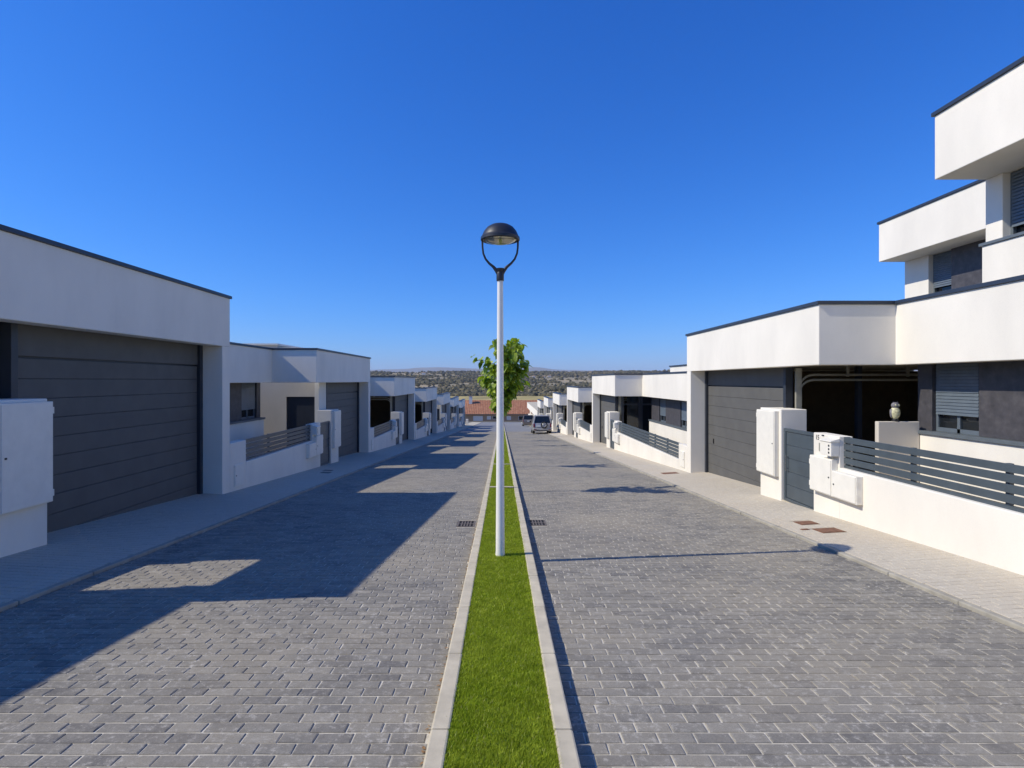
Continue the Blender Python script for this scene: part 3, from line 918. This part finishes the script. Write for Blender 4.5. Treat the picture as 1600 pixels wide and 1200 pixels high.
    return H, W, pm, (U, va_house, zt_house, fb)

STY_L = ['wall', 'wall', 'open', 'open', 'wall', 'open', 'open']
WH_L = ['white flat-roofed house nearest the camera on the left, dark wide garage door', 'second white house on the shaded left, beige side wall and fence', 'third white house on the left, open dark carport',
        'fourth white house on the left row', 'fifth white house on the left row, pale entrance wall', 'sixth white house on the left row', 'seventh and farthest white house on the left row']
for k in range(7):
    v1 = 12.7 + 13.55 * k
    build_house(-1, k, FL, v1, 3.80 - .83 * k, 7.6, 1.5, v1 - 13.55, STY_L[k], WH_L[k], k < 3)
STY_R = ['open', 'glass', 'open', 'open', 'wall', 'open']
WH_R = ['white house nearest the camera on the right with stepped upper floors', 'second white house on the sunlit right, dark glazed entrance', 'third white house on the right row',
        'fourth white house on the right row, beside the silver car', 'fifth white house on the right row', 'sixth and farthest garage house on the right row']
RV = [17.3, 35.5, 49.1, 62.7, 76.3, 89.9]; RT = [3.32, 2.24, 1.41, .58, -.25, -1.08]
R1 = None
for k in range(6):
    vp = 2.6 if k == 0 else RV[k - 1]
    r_ = build_house(1, k, FR, RV[k], RT[k], 7.2, 1.4, vp, STY_R[k], WH_R[k], k < 2)
    if k == 0: R1 = r_
    if k == 1: R2 = r_

# upper floors of the nearest right-hand house
H, W1, PM, (U, va, zt, fb) = R1
bx = lambda u0, u1, y0, y1, z0, z1: box(U(u0), U(u1), y0, y1, z0, z1)
zu = zt + 3.05; zuf = zu - 1.13
def upper(uf, uw, y0, y1, wins):
    bx(uf, 11, y0, y1, zuf, zu - .062).build('parapet', M['white'], H, bevel=.012)
    bx(uf - .035, 11.03, y0 - .03, y1 + .035, zu - .062, zu).build('coping', M['coping'], H, bevel=.004)
    lo = fb + .42
    zs = zt + .80
    bx(uw - .06, 10.9, y0, y1 - .003, lo, zs).build('base_wall', M['white'], H, bevel=.012)
    bx(uw - .09, uw + .3, y0, y1 + .03, zs + .001, zs + .05).build('sill', M['sill'], H, bevel=.004)
    e = y1 - .003
    bx(uw + .22, 10.9, y0, y1 - .01, zs + .051, zuf - .001).build('wall', M['jamb'], H)
    for (w0, w1, mt) in wins:
        if e - w1 > .01: bx(uw, uw + .215, w1, e, zs + .052, zuf - .002).build('wall_pier', M['white'], H, bevel=.01)
        if mt == 'clad':
            bx(uw + .05, uw + .215, w0, w1 - .002, zs + .052, zuf - .002).build('stone_panel', M['clad'], H)
        else:
            wn_ = bx(uw + .19, uw + .214, w0, w1, zs + .052, zuf - .002).build('window', M['glass'], H)
            fm = MB()
            for (a0, a1) in ((w0, w0 + .05), (w1 - .05, w1)): fm.box(U(uw + .13), U(uw + .185), a0, a1, zs + .052, zuf - .003)
            fm.build('frame', M['sill'], wn_)
            sh = MB(); z = zs + .22
            while z < zuf - .03:
                sh.hexa([(U(uw + .10), w0 + .05, z), (U(uw + .10), w1 - .05, z), (U(uw + .128), w1 - .05, z), (U(uw + .128), w0 + .05, z),
                         (U(uw + .112), w0 + .05, z + .05), (U(uw + .112), w1 - .05, z + .05), (U(uw + .128), w1 - .05, z + .05), (U(uw + .128), w0 + .05, z + .05)])
                z += .055
            so = sh.build('roller_shutter', M['shutter'], wn_); so['kind'] = 'stuff'
        e = w0
    if e - y0 > .05: bx(uw, uw + .215, y0, e - .002, zs + .052, zuf - .002).build('wall_pier', M['white'], H, bevel=.01)
upper(1.51, 2.36, 2.6, 9.34, [(7.4, 9.02, 'win'), (5.5, 7.4, 'clad')])
upper(4.95, 5.68, 9.42, 15.8, [(14.22, 14.92, 'win'), (12.6, 14.22, 'clad')])

# low partition wall by the entrance and the bird figure on it
PWX0, PWX1, PWY = 6.78, 7.52, 10.02
box(PWX0, PWX1, PWY, PWY + .1, road_z(10) - .2, CAMZ - .735).build('partition', M['beige'], H, bevel=.01)
oz = CAMZ - .735; ox, oy = 7.12, PWY + .055
t = thing('owl_figure', (ox, oy, oz), 'small owl figure with pale breast standing on the entrance partition', 'figurine')
M['owlpale'] = plain('owl_breast', (0.62, 0.58, 0.34), .6, var=.4, scale=25)
M['owlgrey'] = plain('owl_feathers', (0.20, 0.19, 0.20), .6, var=.5, scale=40)
MB().lathe([(.0, 0), (.055, .001), (.06, .02), (.035, .05), (.0, .051)], ox, oy, 16).build('base', M['black'], t, smooth=True)
bo = MB().lathe([(.0, .045), (.035, .05), (.062, .09), (.078, .15), (.072, .21), (.052, .245), (.0, .25)], ox, oy, 18).build('body', M['owlpale'], t, smooth=True)
hd = MB().lathe([(.0, .235), (.045, .24), (.064, .275), (.06, .315), (.035, .34), (.0, .345)], ox, oy, 18).build('head', M['owlgrey'], t, smooth=True)
for sg in (-1, 1):
    MB().lathe([(.0, .06), (.018, .09), (.026, .15), (.022, .21), (0, .235)], ox + sg * .066, oy + .01, 10).build('wing', M['owlgrey'], t, smooth=True)
    MB().tube([(ox + sg * .026, oy - .050, .295), (ox + sg * .026, oy - .066, .295)], [.018, .014], 10).build('eye', M['owlpale'], hd)
    MB().add([(ox + sg * .03 - .014, oy, .33), (ox + sg * .03 + .014, oy, .33), (ox + sg * .03, oy + .015, .33), (ox + sg * .045, oy, .372)], [(0, 1, 3), (1, 2, 3), (2, 0, 3)]).build('ear_tuft', M['owlgrey'], hd)
for ch in [o for o in bpy.data.objects if o.name.startswith(('wing', 'eye', 'ear_tuft')) or o in (bo, hd) or (o.parent == t)]:
    if ch.type == 'MESH' and ch.parent in (t, hd):
        if ch.parent == t: ch.location.z += oz
        for_ = None

# house number and bell panel on the mailbox pier
fc_ = bpy.data.curves.new('house_number', 'FONT')
fc_.body = '15'; fc_.size = .125; fc_.extrude = .003; fc_.space_character = .95
fo = bpy.data.objects.new('house_number', fc_)
COL.objects.link(fo)
o = ORIG[W1.name]
fo.parent = W1
fo.matrix_local = Matrix(((0, 0, -1, FR - .003 - o.x), (-1, 0, 0, 10.198 - o.y), (0, 1, 0, CAMZ - 1.07 - o.z), (0, 0, 0, 1)))
fc_.materials.append(M['jamb'])
box(FR - .012, FR - .001, 10.02, 10.08, CAMZ - 1.27, CAMZ - 1.12).build('bell_panel', M['galv'], W1, bevel=.003)
box(FR - .012, FR - .001, 9.93, 9.99, CAMZ - .985, CAMZ - .965).build('bell_light', M['jamb'], W1)

# low block and vent on the roof of the second right-hand house
H2 = R2[0]
z2 = R2[3][2]
bx2 = box(8.95, 13, 24.0, 29.6, z2 - 1.2, CAMZ + .74).build('roof_block', M['white'], H2)
box(8.90, 13, 23.9, 29.65, CAMZ + .741, CAMZ + .80).build('coping', M['coping'], H2)
box(9.35, 9.85, 32.3, 33.0, z2 - 1.0, z2 + .17).build('roof_vent', M['jamb'], H2, bevel=.02)

# corner building at the end of the right row
t = thing('corner_building', (7, 115, road_z(115)), 'low white building ending the right row beyond the parked van', 'building')
zc = CAMZ - 4.85
box(5.75, 12, 90.3, 126.2, zc - 1.2, zc).build('parapet', M['white'], t)
box(6.35, 12, 90.3, 125.8, zc - 6, zc - 1.201).build('wall', M['beige'], t)
box(5.75, 6.3, 90.3, 121.0, zc - 6, zc - 2.3).build('base_wall', M['white'], t)
box(6.30, 6.349, 106, 119.5, zc - 2.2, zc - 1.25).build('window', M['glass'], t)
box(5.72, 12.03, 90.27, 126.23, zc + .001, zc + .05).build('coping', M['kerb'], t)
# flat white roofs showing above the second left house
t = thing('background_house', (-17.4, 44, road_z(44)), 'pale flat roofs rising behind the second left house', 'house')
box(-19.2, -16.15, 40, 48, -3.2, CAMZ + 2.55).build('wall', M['beige'], t)
box(-19.3, -16.05, 39.9, 48.1, CAMZ + 2.551, CAMZ + 2.68).build('roof_slab', M['white'], t)
box(-16.04, -14.8, 40.2, 47.8, -3.2, CAMZ + 2.28).build('wall', M['beige'], t)
box(-16.04, -14.7, 40.1, 47.9, CAMZ + 2.281, CAMZ + 2.40).build('roof_slab', M['white'], t)
# end pier after the last left house
tag(box(-6.3, -5.9, 97.5, 98.2, road_z(98) - .3, road_z(98) + 1.1).build('end_pier', M['white'], origin=(-6.1, 97.8, road_z(98))), 'small white pier after the last left house', 'pier')

# ------------------------------------------------------------------ terracotta roofed building across the end of the street
m, nt, b = new_mat('terracotta_tiles')
p = pos_node(nt)
c = ramp(nt, noise(nt, p, 1.6, 5, .7), [(.3, (0.26, 0.10, 0.05)), (.5, (0.36, 0.155, 0.08)), (.7, (0.45, 0.22, 0.12))])
nt.links.new(c, b.inputs['Base Color']); b.inputs['Roughness'].default_value = .9
M['tiles'] = m
M['ochre'] = plain('ochre_wall', (0.40, 0.27, 0.16), .9, var=.1, scale=.8)
BY = 150.0
zE, zR = CAMZ - 9.0, CAMZ - 5.55
t = thing('tiled_building', (0, BY, zE - 4), 'ochre building with terracotta tiled roof closing the end of the street', 'building')
bx0, bx1 = -12.5, 22.0
box(bx0 + .5, bx1, BY, BY + 12, zE - 6, zE).build('wall', M['ochre'], t)
nc = int((bx1 - bx0) / .12)
tx = np.linspace(bx0, bx1, nc)
wv = .07 * np.abs(np.sin(tx * math.pi / .48))
rows = []
NR = 13
for j in range(NR + 1):
    f_ = j / NR
    for stp in ((0, 1) if 0 < j < NR else (0,)):
        yy = BY - .5 + f_ * 6.5; zz_ = zE + .05 + f_ * (zR - zE) + (.06 if stp == 0 and j else 0.0) - (.0 if stp == 0 else .0)
        rows.append(np.stack([tx, np.full_like(tx, yy + .004 * stp), zz_ + wv - .05 * stp], -1))
RV_ = np.array(rows)
back = np.stack([tx, np.full_like(tx, BY + 12.5), zE + wv], -1)[None]
RV_ = np.concatenate([RV_, back], 0)
ii = np.arange(RV_.shape[0] * RV_.shape[1]).reshape(RV_.shape[:2])
ff = np.stack([ii[:-1, :-1], ii[:-1, 1:], ii[1:, 1:], ii[1:, :-1]], -1).reshape(-1, 4)
rf = np_mesh('roof', RV_.reshape(-1, 3) - np.array(ORIG[t.name]), ff, 4, M['tiles'], parent=t)
ORIG[rf.name] = ORIG[t.name]
box(-9.1, -8.2, BY + 4.2, BY + 5.0, zE + 1.6, zR + 1.25).build('chimney', M['farwall'], rf)
box(-9.2, -8.1, BY + 4.1, BY + 5.1, zR + 1.251, zR + 1.38).build('chimney_cap', M['ochre'], rf)
box(bx0, bx1, BY - .46, BY - .34, zE - .16, zE - .02).build('gutter', M['farroof'], t)
for (wx, ww, hh_, mt) in ((-7.6, 2.4, 1.15, 'farwall'), (-3.9, .9, .8, 'farwall'), (-2.4, 1.1, .7, 'glass'), (4.6, 1.9, 1.0, 'glass'), (1.4, 1.0, .9, 'farwall')):
    q = box(wx, wx + ww, BY - .05, BY - .003, zE - .55 - hh_, zE - .55).build('window', M[mt], t)
    fm = MB()
    for (a0, a1, z0, z1) in ((wx - .1, wx, zE - .65 - hh_, zE - .45), (wx + ww, wx + ww + .1, zE - .65 - hh_, zE - .45), (wx, wx + ww, zE - .549, zE - .45), (wx, wx + ww, zE - .65 - hh_, zE - .551 - hh_)):
        fm.box(a0, a1, BY - .08, BY - .004, z0, z1)
    fm.build('frame', M['farwall'], q)
# ------------------------------------------------------------------ street lamps
def make_lamp(y, label):
    gz = road_z(y) + .085
    x = -.02
    T = thing('street_lamp', (x, y, gz), label, 'street lamp', 'street lamps along the grass strip')
    k = 123.2
    zc_ = gz + 3.48          # collar bottom
    MB().lathe([(.0, gz - .1), (.060, gz - .1), (.060, gz + .02), (.056, gz + .06), (.036, zc_ + .05), (0, zc_ + .05)], x, y, 24).build('pole', M['pole'], T, smooth=True)
    MB().lathe([(.0, zc_), (.046, zc_), (.048, zc_ + .01), (.048, zc_ + .095), (.044, zc_ + .11), (0, zc_ + .11)], x, y, 20).build('collar', M['lampblack'], T, smooth=True)
    zr = zc_ + .53           # rim height
    Rr = .248
    MB().lathe([(.0, zr + .195), (.05, zr + .193), (.11, zr + .18), (.165, zr + .148), (.205, zr + .10), (.228, zr + .05), (.236, zr + .03), (Rr, zr + .02), (Rr, zr - .012), (.225, zr - .02), (.21, zr - .01), (.19, zr + .01), (0, zr + .02)], x, y, 40).build('hood', M['lampblack'], T, smooth=True)
    MB().lathe([(.208, zr - .008), (.18, zr - .028), (.12, zr - .048), (.06, zr - .058), (0, zr - .06)], x, y, 36).build('lens', M['lens'], T, smooth=True)
    for sg in (-1, 1):
        pts = [(x + sg * .226, y, zr - .015), (x + sg * .224, y, zr - .10), (x + sg * .214, y, zr - .18), (x + sg * .185, y, zr - .25), (x + sg * .14, y, zr - .305), (x + sg * .085, y, zr - .35), (x + sg * .045, y, zr - .40), (x + sg * .02, y, zr - .445)]
        MB().tube(pts, [.013, .012, .0125, .0135, .015, .019, .024, .026], 10).build('arm', M['lampblack'], T, smooth=True)
    MB().lathe([(.03, zc_ + .09), (.044, zc_ + .13), (.05, zc_ + .16), (.0, zc_ + .165)], x, y, 16).build('yoke', M['lampblack'], T, smooth=True)
    # web between the two arms
    MB().add([(x - .085, y - .014, zr - .35), (x - .04, y - .014, zr - .372), (x, y - .014, zr - .378), (x + .04, y - .014, zr - .372), (x + .085, y - .014, zr - .35), (x + .03, y - .022, zr - .44), (x - .03, y - .022, zr - .44),
              (x - .085, y + .014, zr - .35), (x - .04, y + .014, zr - .372), (x, y + .014, zr - .378), (x + .04, y + .014, zr - .372), (x + .085, y + .014, zr - .35), (x + .03, y + .022, zr - .44), (x - .03, y + .022, zr - .44)],
             [(0, 6, 5, 4, 3, 2, 1), (7, 8, 9, 10, 11, 12, 13), (0, 1, 8, 7), (1, 2, 9, 8), (2, 3, 10, 9), (3, 4, 11, 10), (4, 5, 12, 11), (5, 6, 13, 12), (6, 0, 7, 13)]).build('web', M['lampblack'], T)
m, nt, b = new_mat('lamp_lens')
b.inputs['Base Color'].default_value = (.55, .52, .40, 1)
b.inputs['Roughness'].default_value = .12
b.inputs['Metallic'].default_value = .75
M['lens'] = m
make_lamp(7.06, 'white street lamp with black domed head, nearest on the grass strip')
make_lamp(26.4, 'second street lamp on the strip, hidden behind the nearest one')
make_lamp(45.8, 'third street lamp far down the grass strip')

# ------------------------------------------------------------------ trees with large drooping leaves
def leaf_mesh(size, r, tint):
    # heart shaped leaf hanging from its stalk: folded along the midrib, tip drooping
    pr = [(0, 0), (.28, .12), (.44, -.12), (.40, -.42), (.22, -.74), (0, -1.0)]
    fold = .16 + .14 * r.random(); droop = .18 + .2 * r.random()
    v = []; 
    mid = [(0, y_, -droop * y_ * y_) for y_ in (0.02, -.12, -.42, -.74, -1.0)]
    v += mid
    right = [(.28, .12), (.44, -.12), (.40, -.42), (.22, -.74)]
    for sg in (1, -1):
        for (a, y_) in right: v.append((sg * a, y_, fold * a - droop * y_ * y_))
    f = []
    for o_, fl in ((5, False), (9, True)):
        qs = [(0, o_, o_ + 1, 1), (1, o_ + 1, o_ + 2, 2), (2, o_ + 2, o_ + 3, 3), (3, o_ + 3, 4)]
        f += [tuple(reversed(q)) if not fl else q for q in qs]
    return [(a * size, b_ * size, c_ * size) for a, b_, c_ in v], f

def make_tree(y, label, seed, x=-0.02, nleaf=430, singles=0, sc_=1.0):
    r = random.Random(seed)
    gz = road_z(y) + .08
    T = thing('tree', (x, y, gz), label, 'tree', 'young trees on the grass strip')
    top = 3.55 * sc_
    tm = MB()
    tm.tube([(x, y, gz - .1), (x + .01, y + .01, gz + .8), (x - .01, y, gz + 1.7), (x + .01, y - .01, gz + 2.5), (x, y, gz + top - .4)], [.045, .036, .031, .024, .012], 9)
    tm.build('trunk', M['bark'], T, smooth=True)
    cm = MB()
    tips = []
    for i in range(34):
        h = gz + 1.75 + (top - 2.0) * (i + r.random()) / 34
        a = r.random() * 6.283
        f_ = (h - gz - 1.75) / (top - 1.85)
        rad = (.14 + .56 * math.sin(min(1, f_ * 1.0) * math.pi * .66) ** 1.1) * (.75 + .35 * r.random())
        if f_ > .93: rad *= .7
        e = Vector((x + math.cos(a) * rad, y + math.sin(a) * rad, h + .12 + .22 * r.random()))
        s0 = Vector((x, y, h))
        mdp = (s0 + e) / 2 + Vector((0, 0, .06))
        cm.tube([s0, mdp, e], [.010, .007, .004], 5)
        tips.append((s0, mdp, e))
    crown = cm.build('crown', M['bark'], T)
    # leaves
    var = []
    for q in range(8):
        var.append(leaf_mesh(.132 * sc_ * (.8 + .4 * r.random()), r, 0))
    pl = []
    for i in range(nleaf):
        s0, mdp, e = tips[r.randrange(len(tips))]
        u = .25 + .8 * r.random()
        pt = s0.lerp(e, u) + Vector((r.gauss(0, .04), r.gauss(0, .04), r.gauss(.02, .05)))
        out = Vector((pt.x - x, pt.y - y, 0)); out = out.normalized() if out.length > .02 else Vector((1, 0, 0))
        yaw = math.atan2(out.y, out.x) + math.pi / 2 + r.gauss(0, .6)
        pitch = -(r.uniform(.15, 1.15))
        rot = Matrix.Rotation(yaw, 4, 'Z') @ Matrix.Rotation(r.gauss(0, .35), 4, 'Y') @ Matrix.Rotation(-pitch, 4, 'X')
        pl.append((Matrix.Translation(pt) @ rot, r.randrange(8)))
    order = sorted(range(nleaf), key=lambda i: pl[i][0].translation.y)
    single = set(order[:singles])
    O = ORIG[T.name]
    meshes = []
    if singles:
        for q in range(8):
            me = bpy.data.meshes.new('leaf'); me.from_pydata(var[q][0], [], var[q][1])
            at = me.attributes.new('tint', 'FLOAT', 'POINT'); at.data.foreach_set('value', [r.random() * .3] * len(var[q][0]))
            me.materials.append(M['leaf']); meshes.append(me)
    vs, fs, tn = [], [], []
    for i in range(nleaf):
        mt, q = pl[i]
        if i in single:
            ob = bpy.data.objects.new('leaf', meshes[q]); COL.objects.link(ob); ob.parent = crown
            ob.matrix_local = Matrix.Translation(-O) @ mt
        else:
            o_ = len(vs)
            vs += [tuple(mt @ Vector(v) - O) for v in var[q][0]]
            fs += [tuple(k_ + o_ for k_ in f) for f in var[q][1]]
            tn += [r.random()] * len(var[q][0])
    if vs:
        me = bpy.data.meshes.new('foliage'); me.from_pydata(vs, [], fs)
        at = me.attributes.new('tint', 'FLOAT', 'POINT'); at.data.foreach_set('value', tn)
        me.materials.append(M['leaf'])
        ob = bpy.data.objects.new('foliage', me); COL.objects.link(ob); ob.parent = T
        ob['kind'] = 'stuff'
make_tree(13.45, 'young tree with big drooping leaves behind the nearest lamp', 5, nleaf=1050, singles=300)
make_tree(19.9, 'second young tree on the strip, behind the nearest tree', 8)
make_tree(33.1, 'third young tree on the strip, casting a shadow by the second gate', 12)
make_tree(39.6, 'fourth young tree far along the grass strip', 15)
make_tree(52.4, 'fifth young tree farthest along the grass strip', 19)

# ------------------------------------------------------------------ parked vehicles
def paint(name, col, rough=.3, metal=.3):
    m, nt, b = new_mat(name)
    p = pos_node(nt)
    nt.links.new(ramp(nt, noise(nt, p, 3, 3), [(.3, tuple(c * .93 for c in col)), (.7, col)]), b.inputs['Base Color'])
    b.inputs['Roughness'].default_value = rough; b.inputs['Metallic'].default_value = metal
    b.inputs['Coat Weight'].default_value = .6; b.inputs['Coat Roughness'].default_value = .08
    return m
M['silver'] = paint('silver_paint', (.40, .39, .37), .32, .3)
M['bronze'] = paint('bronze_paint', (.17, .14, .115), .35, .35)
M['tyre'] = plain('tyre_rubber', (.018, .018, .018), .85)
M['rim'] = plain('alloy_rim', (.55, .55, .55), .35, .8)
M['tail'] = plain('tail_lamp', (.16, .010, .03), .25, var=.2)
M['plate'] = plain('number_plate', (.75, .75, .72), .5)
M['seat'] = plain('seat_cloth', (.05, .05, .055), .9)
m, nt, b = new_mat('car_glass')
b.inputs['Base Color'].default_value = (.38, .45, .43, 1); b.inputs['Roughness'].default_value = .03
b.inputs['Transmission Weight'].default_value = .9; b.inputs['IOR'].default_value = 1.12
M['carglass'] = m

def make_car(name, X, Yrear, length, width, height, belt, paintm, label, suv):
    """rear faces -Y; built in local metres then tilted with the slope"""
    root = bpy.data.objects.new(name, None); COL.objects.link(root)
    ORIG[root.name] = Vector((0, 0, 0))
    tag(root, label, 'car', 'cars parked on the right')
    hw = width / 2
    gc = .24 if suv else .18                       # ground clearance
    L = length
    # lower body: lofted rings along y
    st = [(0.0, .90, gc + .18, belt - .12), (.06, .96, gc + .06, belt - .03), (.25, .99, gc, belt), (L * .30, 1.0, gc - .02, belt), (L * .55, 1.0, gc - .02, belt - .01), (L * .70, .99, gc - .02, belt - .04),
          (L * .86, .96, gc, belt - .13), (L * .96, .88, gc + .03, belt - .26), (L, .80, gc + .12, belt - .36)]
    rings = []
    for (yy, k, zb, zt_) in st:
        q = hw * k; h = zt_ - zb
        rings.append([(-q * .86, yy, zb), (-q * .97, yy, zb + .10 * h), (-q, yy, zb + .34 * h), (-q * .995, yy, zb + .62 * h), (-q * .955, yy, zb + .92 * h), (-q * .90, yy, zt_),
                      (q * .90, yy, zt_), (q * .955, yy, zb + .92 * h), (q * .995, yy, zb + .62 * h), (q, yy, zb + .34 * h), (q * .97, yy, zb + .10 * h), (q * .86, yy, zb)])
    mb = MB(); n_ = 12
    vs = [v for r_ in rings for v in r_]
    fs = [(i * n_ + k, i * n_ + (k + 1) % n_, (i + 1) * n_ + (k + 1) % n_, (i + 1) * n_ + k) for i in range(len(rings) - 1) for k in range(n_)]
    fs += [tuple(range(n_)), tuple(range((len(rings) - 1) * n_, len(rings) * n_))[::-1]]
    body = mb.add(vs, fs).build('body', paintm, root, bevel=.03, smooth=True)
    # cabin: pillars, roof, glass
    rb = belt - .01
    yr0, yr1 = (.03, .16) if suv else (.10, .42)           # rear glass bottom and top y
    yf0, yf1 = L * .70, L * .53
    b0, r0 = hw * .90, hw * .74
    RB = [(-b0, yr0, rb), (b0, yr0, rb), (b0, yf0, rb), (-b0, yf0, rb)]
    RT_ = [(-r0, yr1, height - .07), (r0, yr1, height - .07), (r0, yf1, height - .09), (-r0, yf1, height - .09)]
    rm = MB()
    rm.hexa([(-r0 - .02, yr1 - .05, height - .08), (r0 + .02, yr1 - .05, height - .08), (r0 + .02, yf1 + .04, height - .10), (-r0 - .02, yf1 + .04, height - .10),
             (-r0 + .08, yr1 + .05, height), (r0 - .08, yr1 + .05, height), (r0 - .08, yf1 - .1, height - .02), (-r0 + .08, yf1 - .1, height - .02)])
    rm.build('roof', paintm, root, bevel=.03, smooth=True)
    pm_ = MB()
    for i in range(4): pm_.tube([RB[i], RT_[i]], [.065, .055], 6)
    for sg in (1, -1):
        for fq in (.33, .63):
            pm_.tube([(sg * b0, yr0 + (yf0 - yr0) * fq * .95, rb), (sg * r0, yr1 + (yf1 - yr1) * fq, height - .08)], [.045, .045], 6)
    pm_.build('pillars', paintm, root)
    gl = MB()
    e = .012
    gl.add([RB[0], RB[1], RT_[1], RT_[0]], [(0, 1, 2, 3)]); gl.build('rear_window', M['glass'], root)
    MB().add([RB[2], RB[3], RT_[3], RT_[2]], [(0, 1, 2, 3)]).build('windscreen', M['glass'], root)
    for (a, b_) in ((1, 2), (3, 0)):
        MB().add([RB[a], RB[b_], RT_[b_], RT_[a]], [(0, 1, 2, 3)]).build('side_window', M['glass'], root)
    sm = MB()
    for sx_ in (-.42, .42):
        for sy_ in (L * .22, L * .46):
            sm.box(sx_ - .24, sx_ + .24, sy_, sy_ + .14, belt - .2, belt + .14); sm.box(sx_ - .13, sx_ + .13, sy_ + .02, sy_ + .11, belt + .15, belt + .34)
    sm.build('seats', M['seat'], root, bevel=.03)
    # wheels
    wr = .35 if suv else .315
    for sg in (-1, 1):
        for wy in (L * .17, L * .80):
            xo = sg * hw * .985; xi = sg * (hw * .985 - .22)
            tw = MB().tube([(xi, wy, wr), (xi * .98 + xo * .02, wy, wr), (xo * .9 + xi * .1, wy, wr), (xo, wy, wr)], [wr * .9, wr, wr, wr * .93], 24)
            wh = tw.build('wheel', M['tyre'], root, smooth=True)
            MB().tube([(xo + sg * .001, wy, wr), (xo + sg * .012, wy, wr)], [wr * .66, wr * .6], 20).build('rim', M['rim'], wh)
            MB().tube([(xo - sg * .16, wy, wr), (xo - sg * .012, wy, wr)], [wr * 1.17, wr * 1.17], 20).build('wheel_arch', M['black'], root) if False else None
    # rear trim
    bm_ = MB().hexa([(-hw * .96, -.10, gc + .08), (hw * .96, -.10, gc + .08), (hw, .30, gc + .08), (-hw, .30, gc + .08), (-hw * .96, -.10, gc + .30), (hw * .96, -.10, gc + .30), (hw * .99, .30, gc + .32), (-hw * .99, .30, gc + .32)])
    bm_.build('bumper', paintm, root, bevel=.04, smooth=True)
    box(-hw * .62, hw * .62, -.112, -.02, gc + .02, gc + .10).build('bumper_trim', M['black'], root)
    for sg in (-1, 1):
        if suv:
            box(sg * hw * .78, sg * hw * .95, -.02, .12, belt - .46, belt - .08).build('tail_light', M['tail'], root, bevel=.02)
            box(sg * hw * .62, sg * hw * .90, -.118, -.05, gc + .14, gc + .21).build('reflector', M['tail'], root)
        else:
            box(sg * hw * .80, sg * hw * .96, .0, .16, belt - .34, belt + .02).build('tail_light', M['tail'], root, bevel=.02)
        box(sg * (hw + .02), sg * (hw + .19), L * .60, L * .60 + .09, belt + .0, belt + .15).build('mirror', M['black'], root, bevel=.03)
        box(sg * (r0 - .10), sg * (r0 - .06), yr1 + .15, yf1 - .25, height + .0, height + .045).build('roof_rail', M['black'], root, bevel=.01)
    if suv:
        box(-.62, -.12, -.030, -.001, belt - .40, belt - .28).build('number_plate', M['plate'], root)
        sp = MB().tube([(.16, .0, .86), (.16, -.03, .86), (.16, -.17, .86), (.16, -.20, .86)], [.30, .325, .325, .29], 28).build('spare_wheel', M['tyre'], root, smooth=True)
        MB().tube([(.16, -.201, .86), (.16, -.215, .86)], [.215, .20], 24).build('rim', M['rim'], sp)
        for q in range(5):
            a = 2 * math.pi * q / 5 + .3
            MB().tube([(.16 + .13 * math.cos(a), -.216, .86 + .13 * math.sin(a)), (.16 + .13 * math.cos(a), -.222, .86 + .13 * math.sin(a))], [.042, .040], 10).build('rim_hole', M['black'], sp)
        MB().tube([(.16, -.216, .86), (.16, -.235, .86)], [.05, .04], 12).build('hub_cap', M['black'], sp)
    else:
        box(-.26, .26, -.03, .03, belt - .30, belt - .18).build('number_plate', M['plate'], root)
        box(-hw * .9, hw * .9, -.012, .08, belt - .10, belt - .04).build('trim_strip', M['rim'], root)
    root.rotation_euler = (-math.atan(SLOPE), 0, 0)
    root.location = (X, Yrear, road_z(Yrear) + .004)
    return root
make_car('parked_car', 3.98, 54.4, 4.3, 1.88, 1.80, 1.10, M['silver'], 'silver off-road car with spare wheel on its tailgate', True)
make_car('parked_car', 4.40, 91.0, 4.5, 1.92, 1.82, 1.08, M['bronze'], 'bronze-grey people carrier parked ahead of the silver car', False)

# ------------------------------------------------------------------ haze
m = bpy.data.materials.new('haze_air'); m.use_nodes = True
nt = m.node_tree; nt.nodes.clear()
out = nt.nodes.new('ShaderNodeOutputMaterial')
pv = nt.nodes.new('ShaderNodeVolumePrincipled')
pv.inputs['Color'].default_value = (.78, .88, 1.0, 1)
pv.inputs['Density'].default_value = 5.5e-5
pv.inputs['Anisotropy'].default_value = 0.0
nt.links.new(pv.outputs[0], out.inputs['Volume'])
hz_ = box(-12500, 12500, -120, 14500, -60, 372).build('haze', m)
tag(hz_, 'thin bluish air over the valley', None, None, 'stuff')
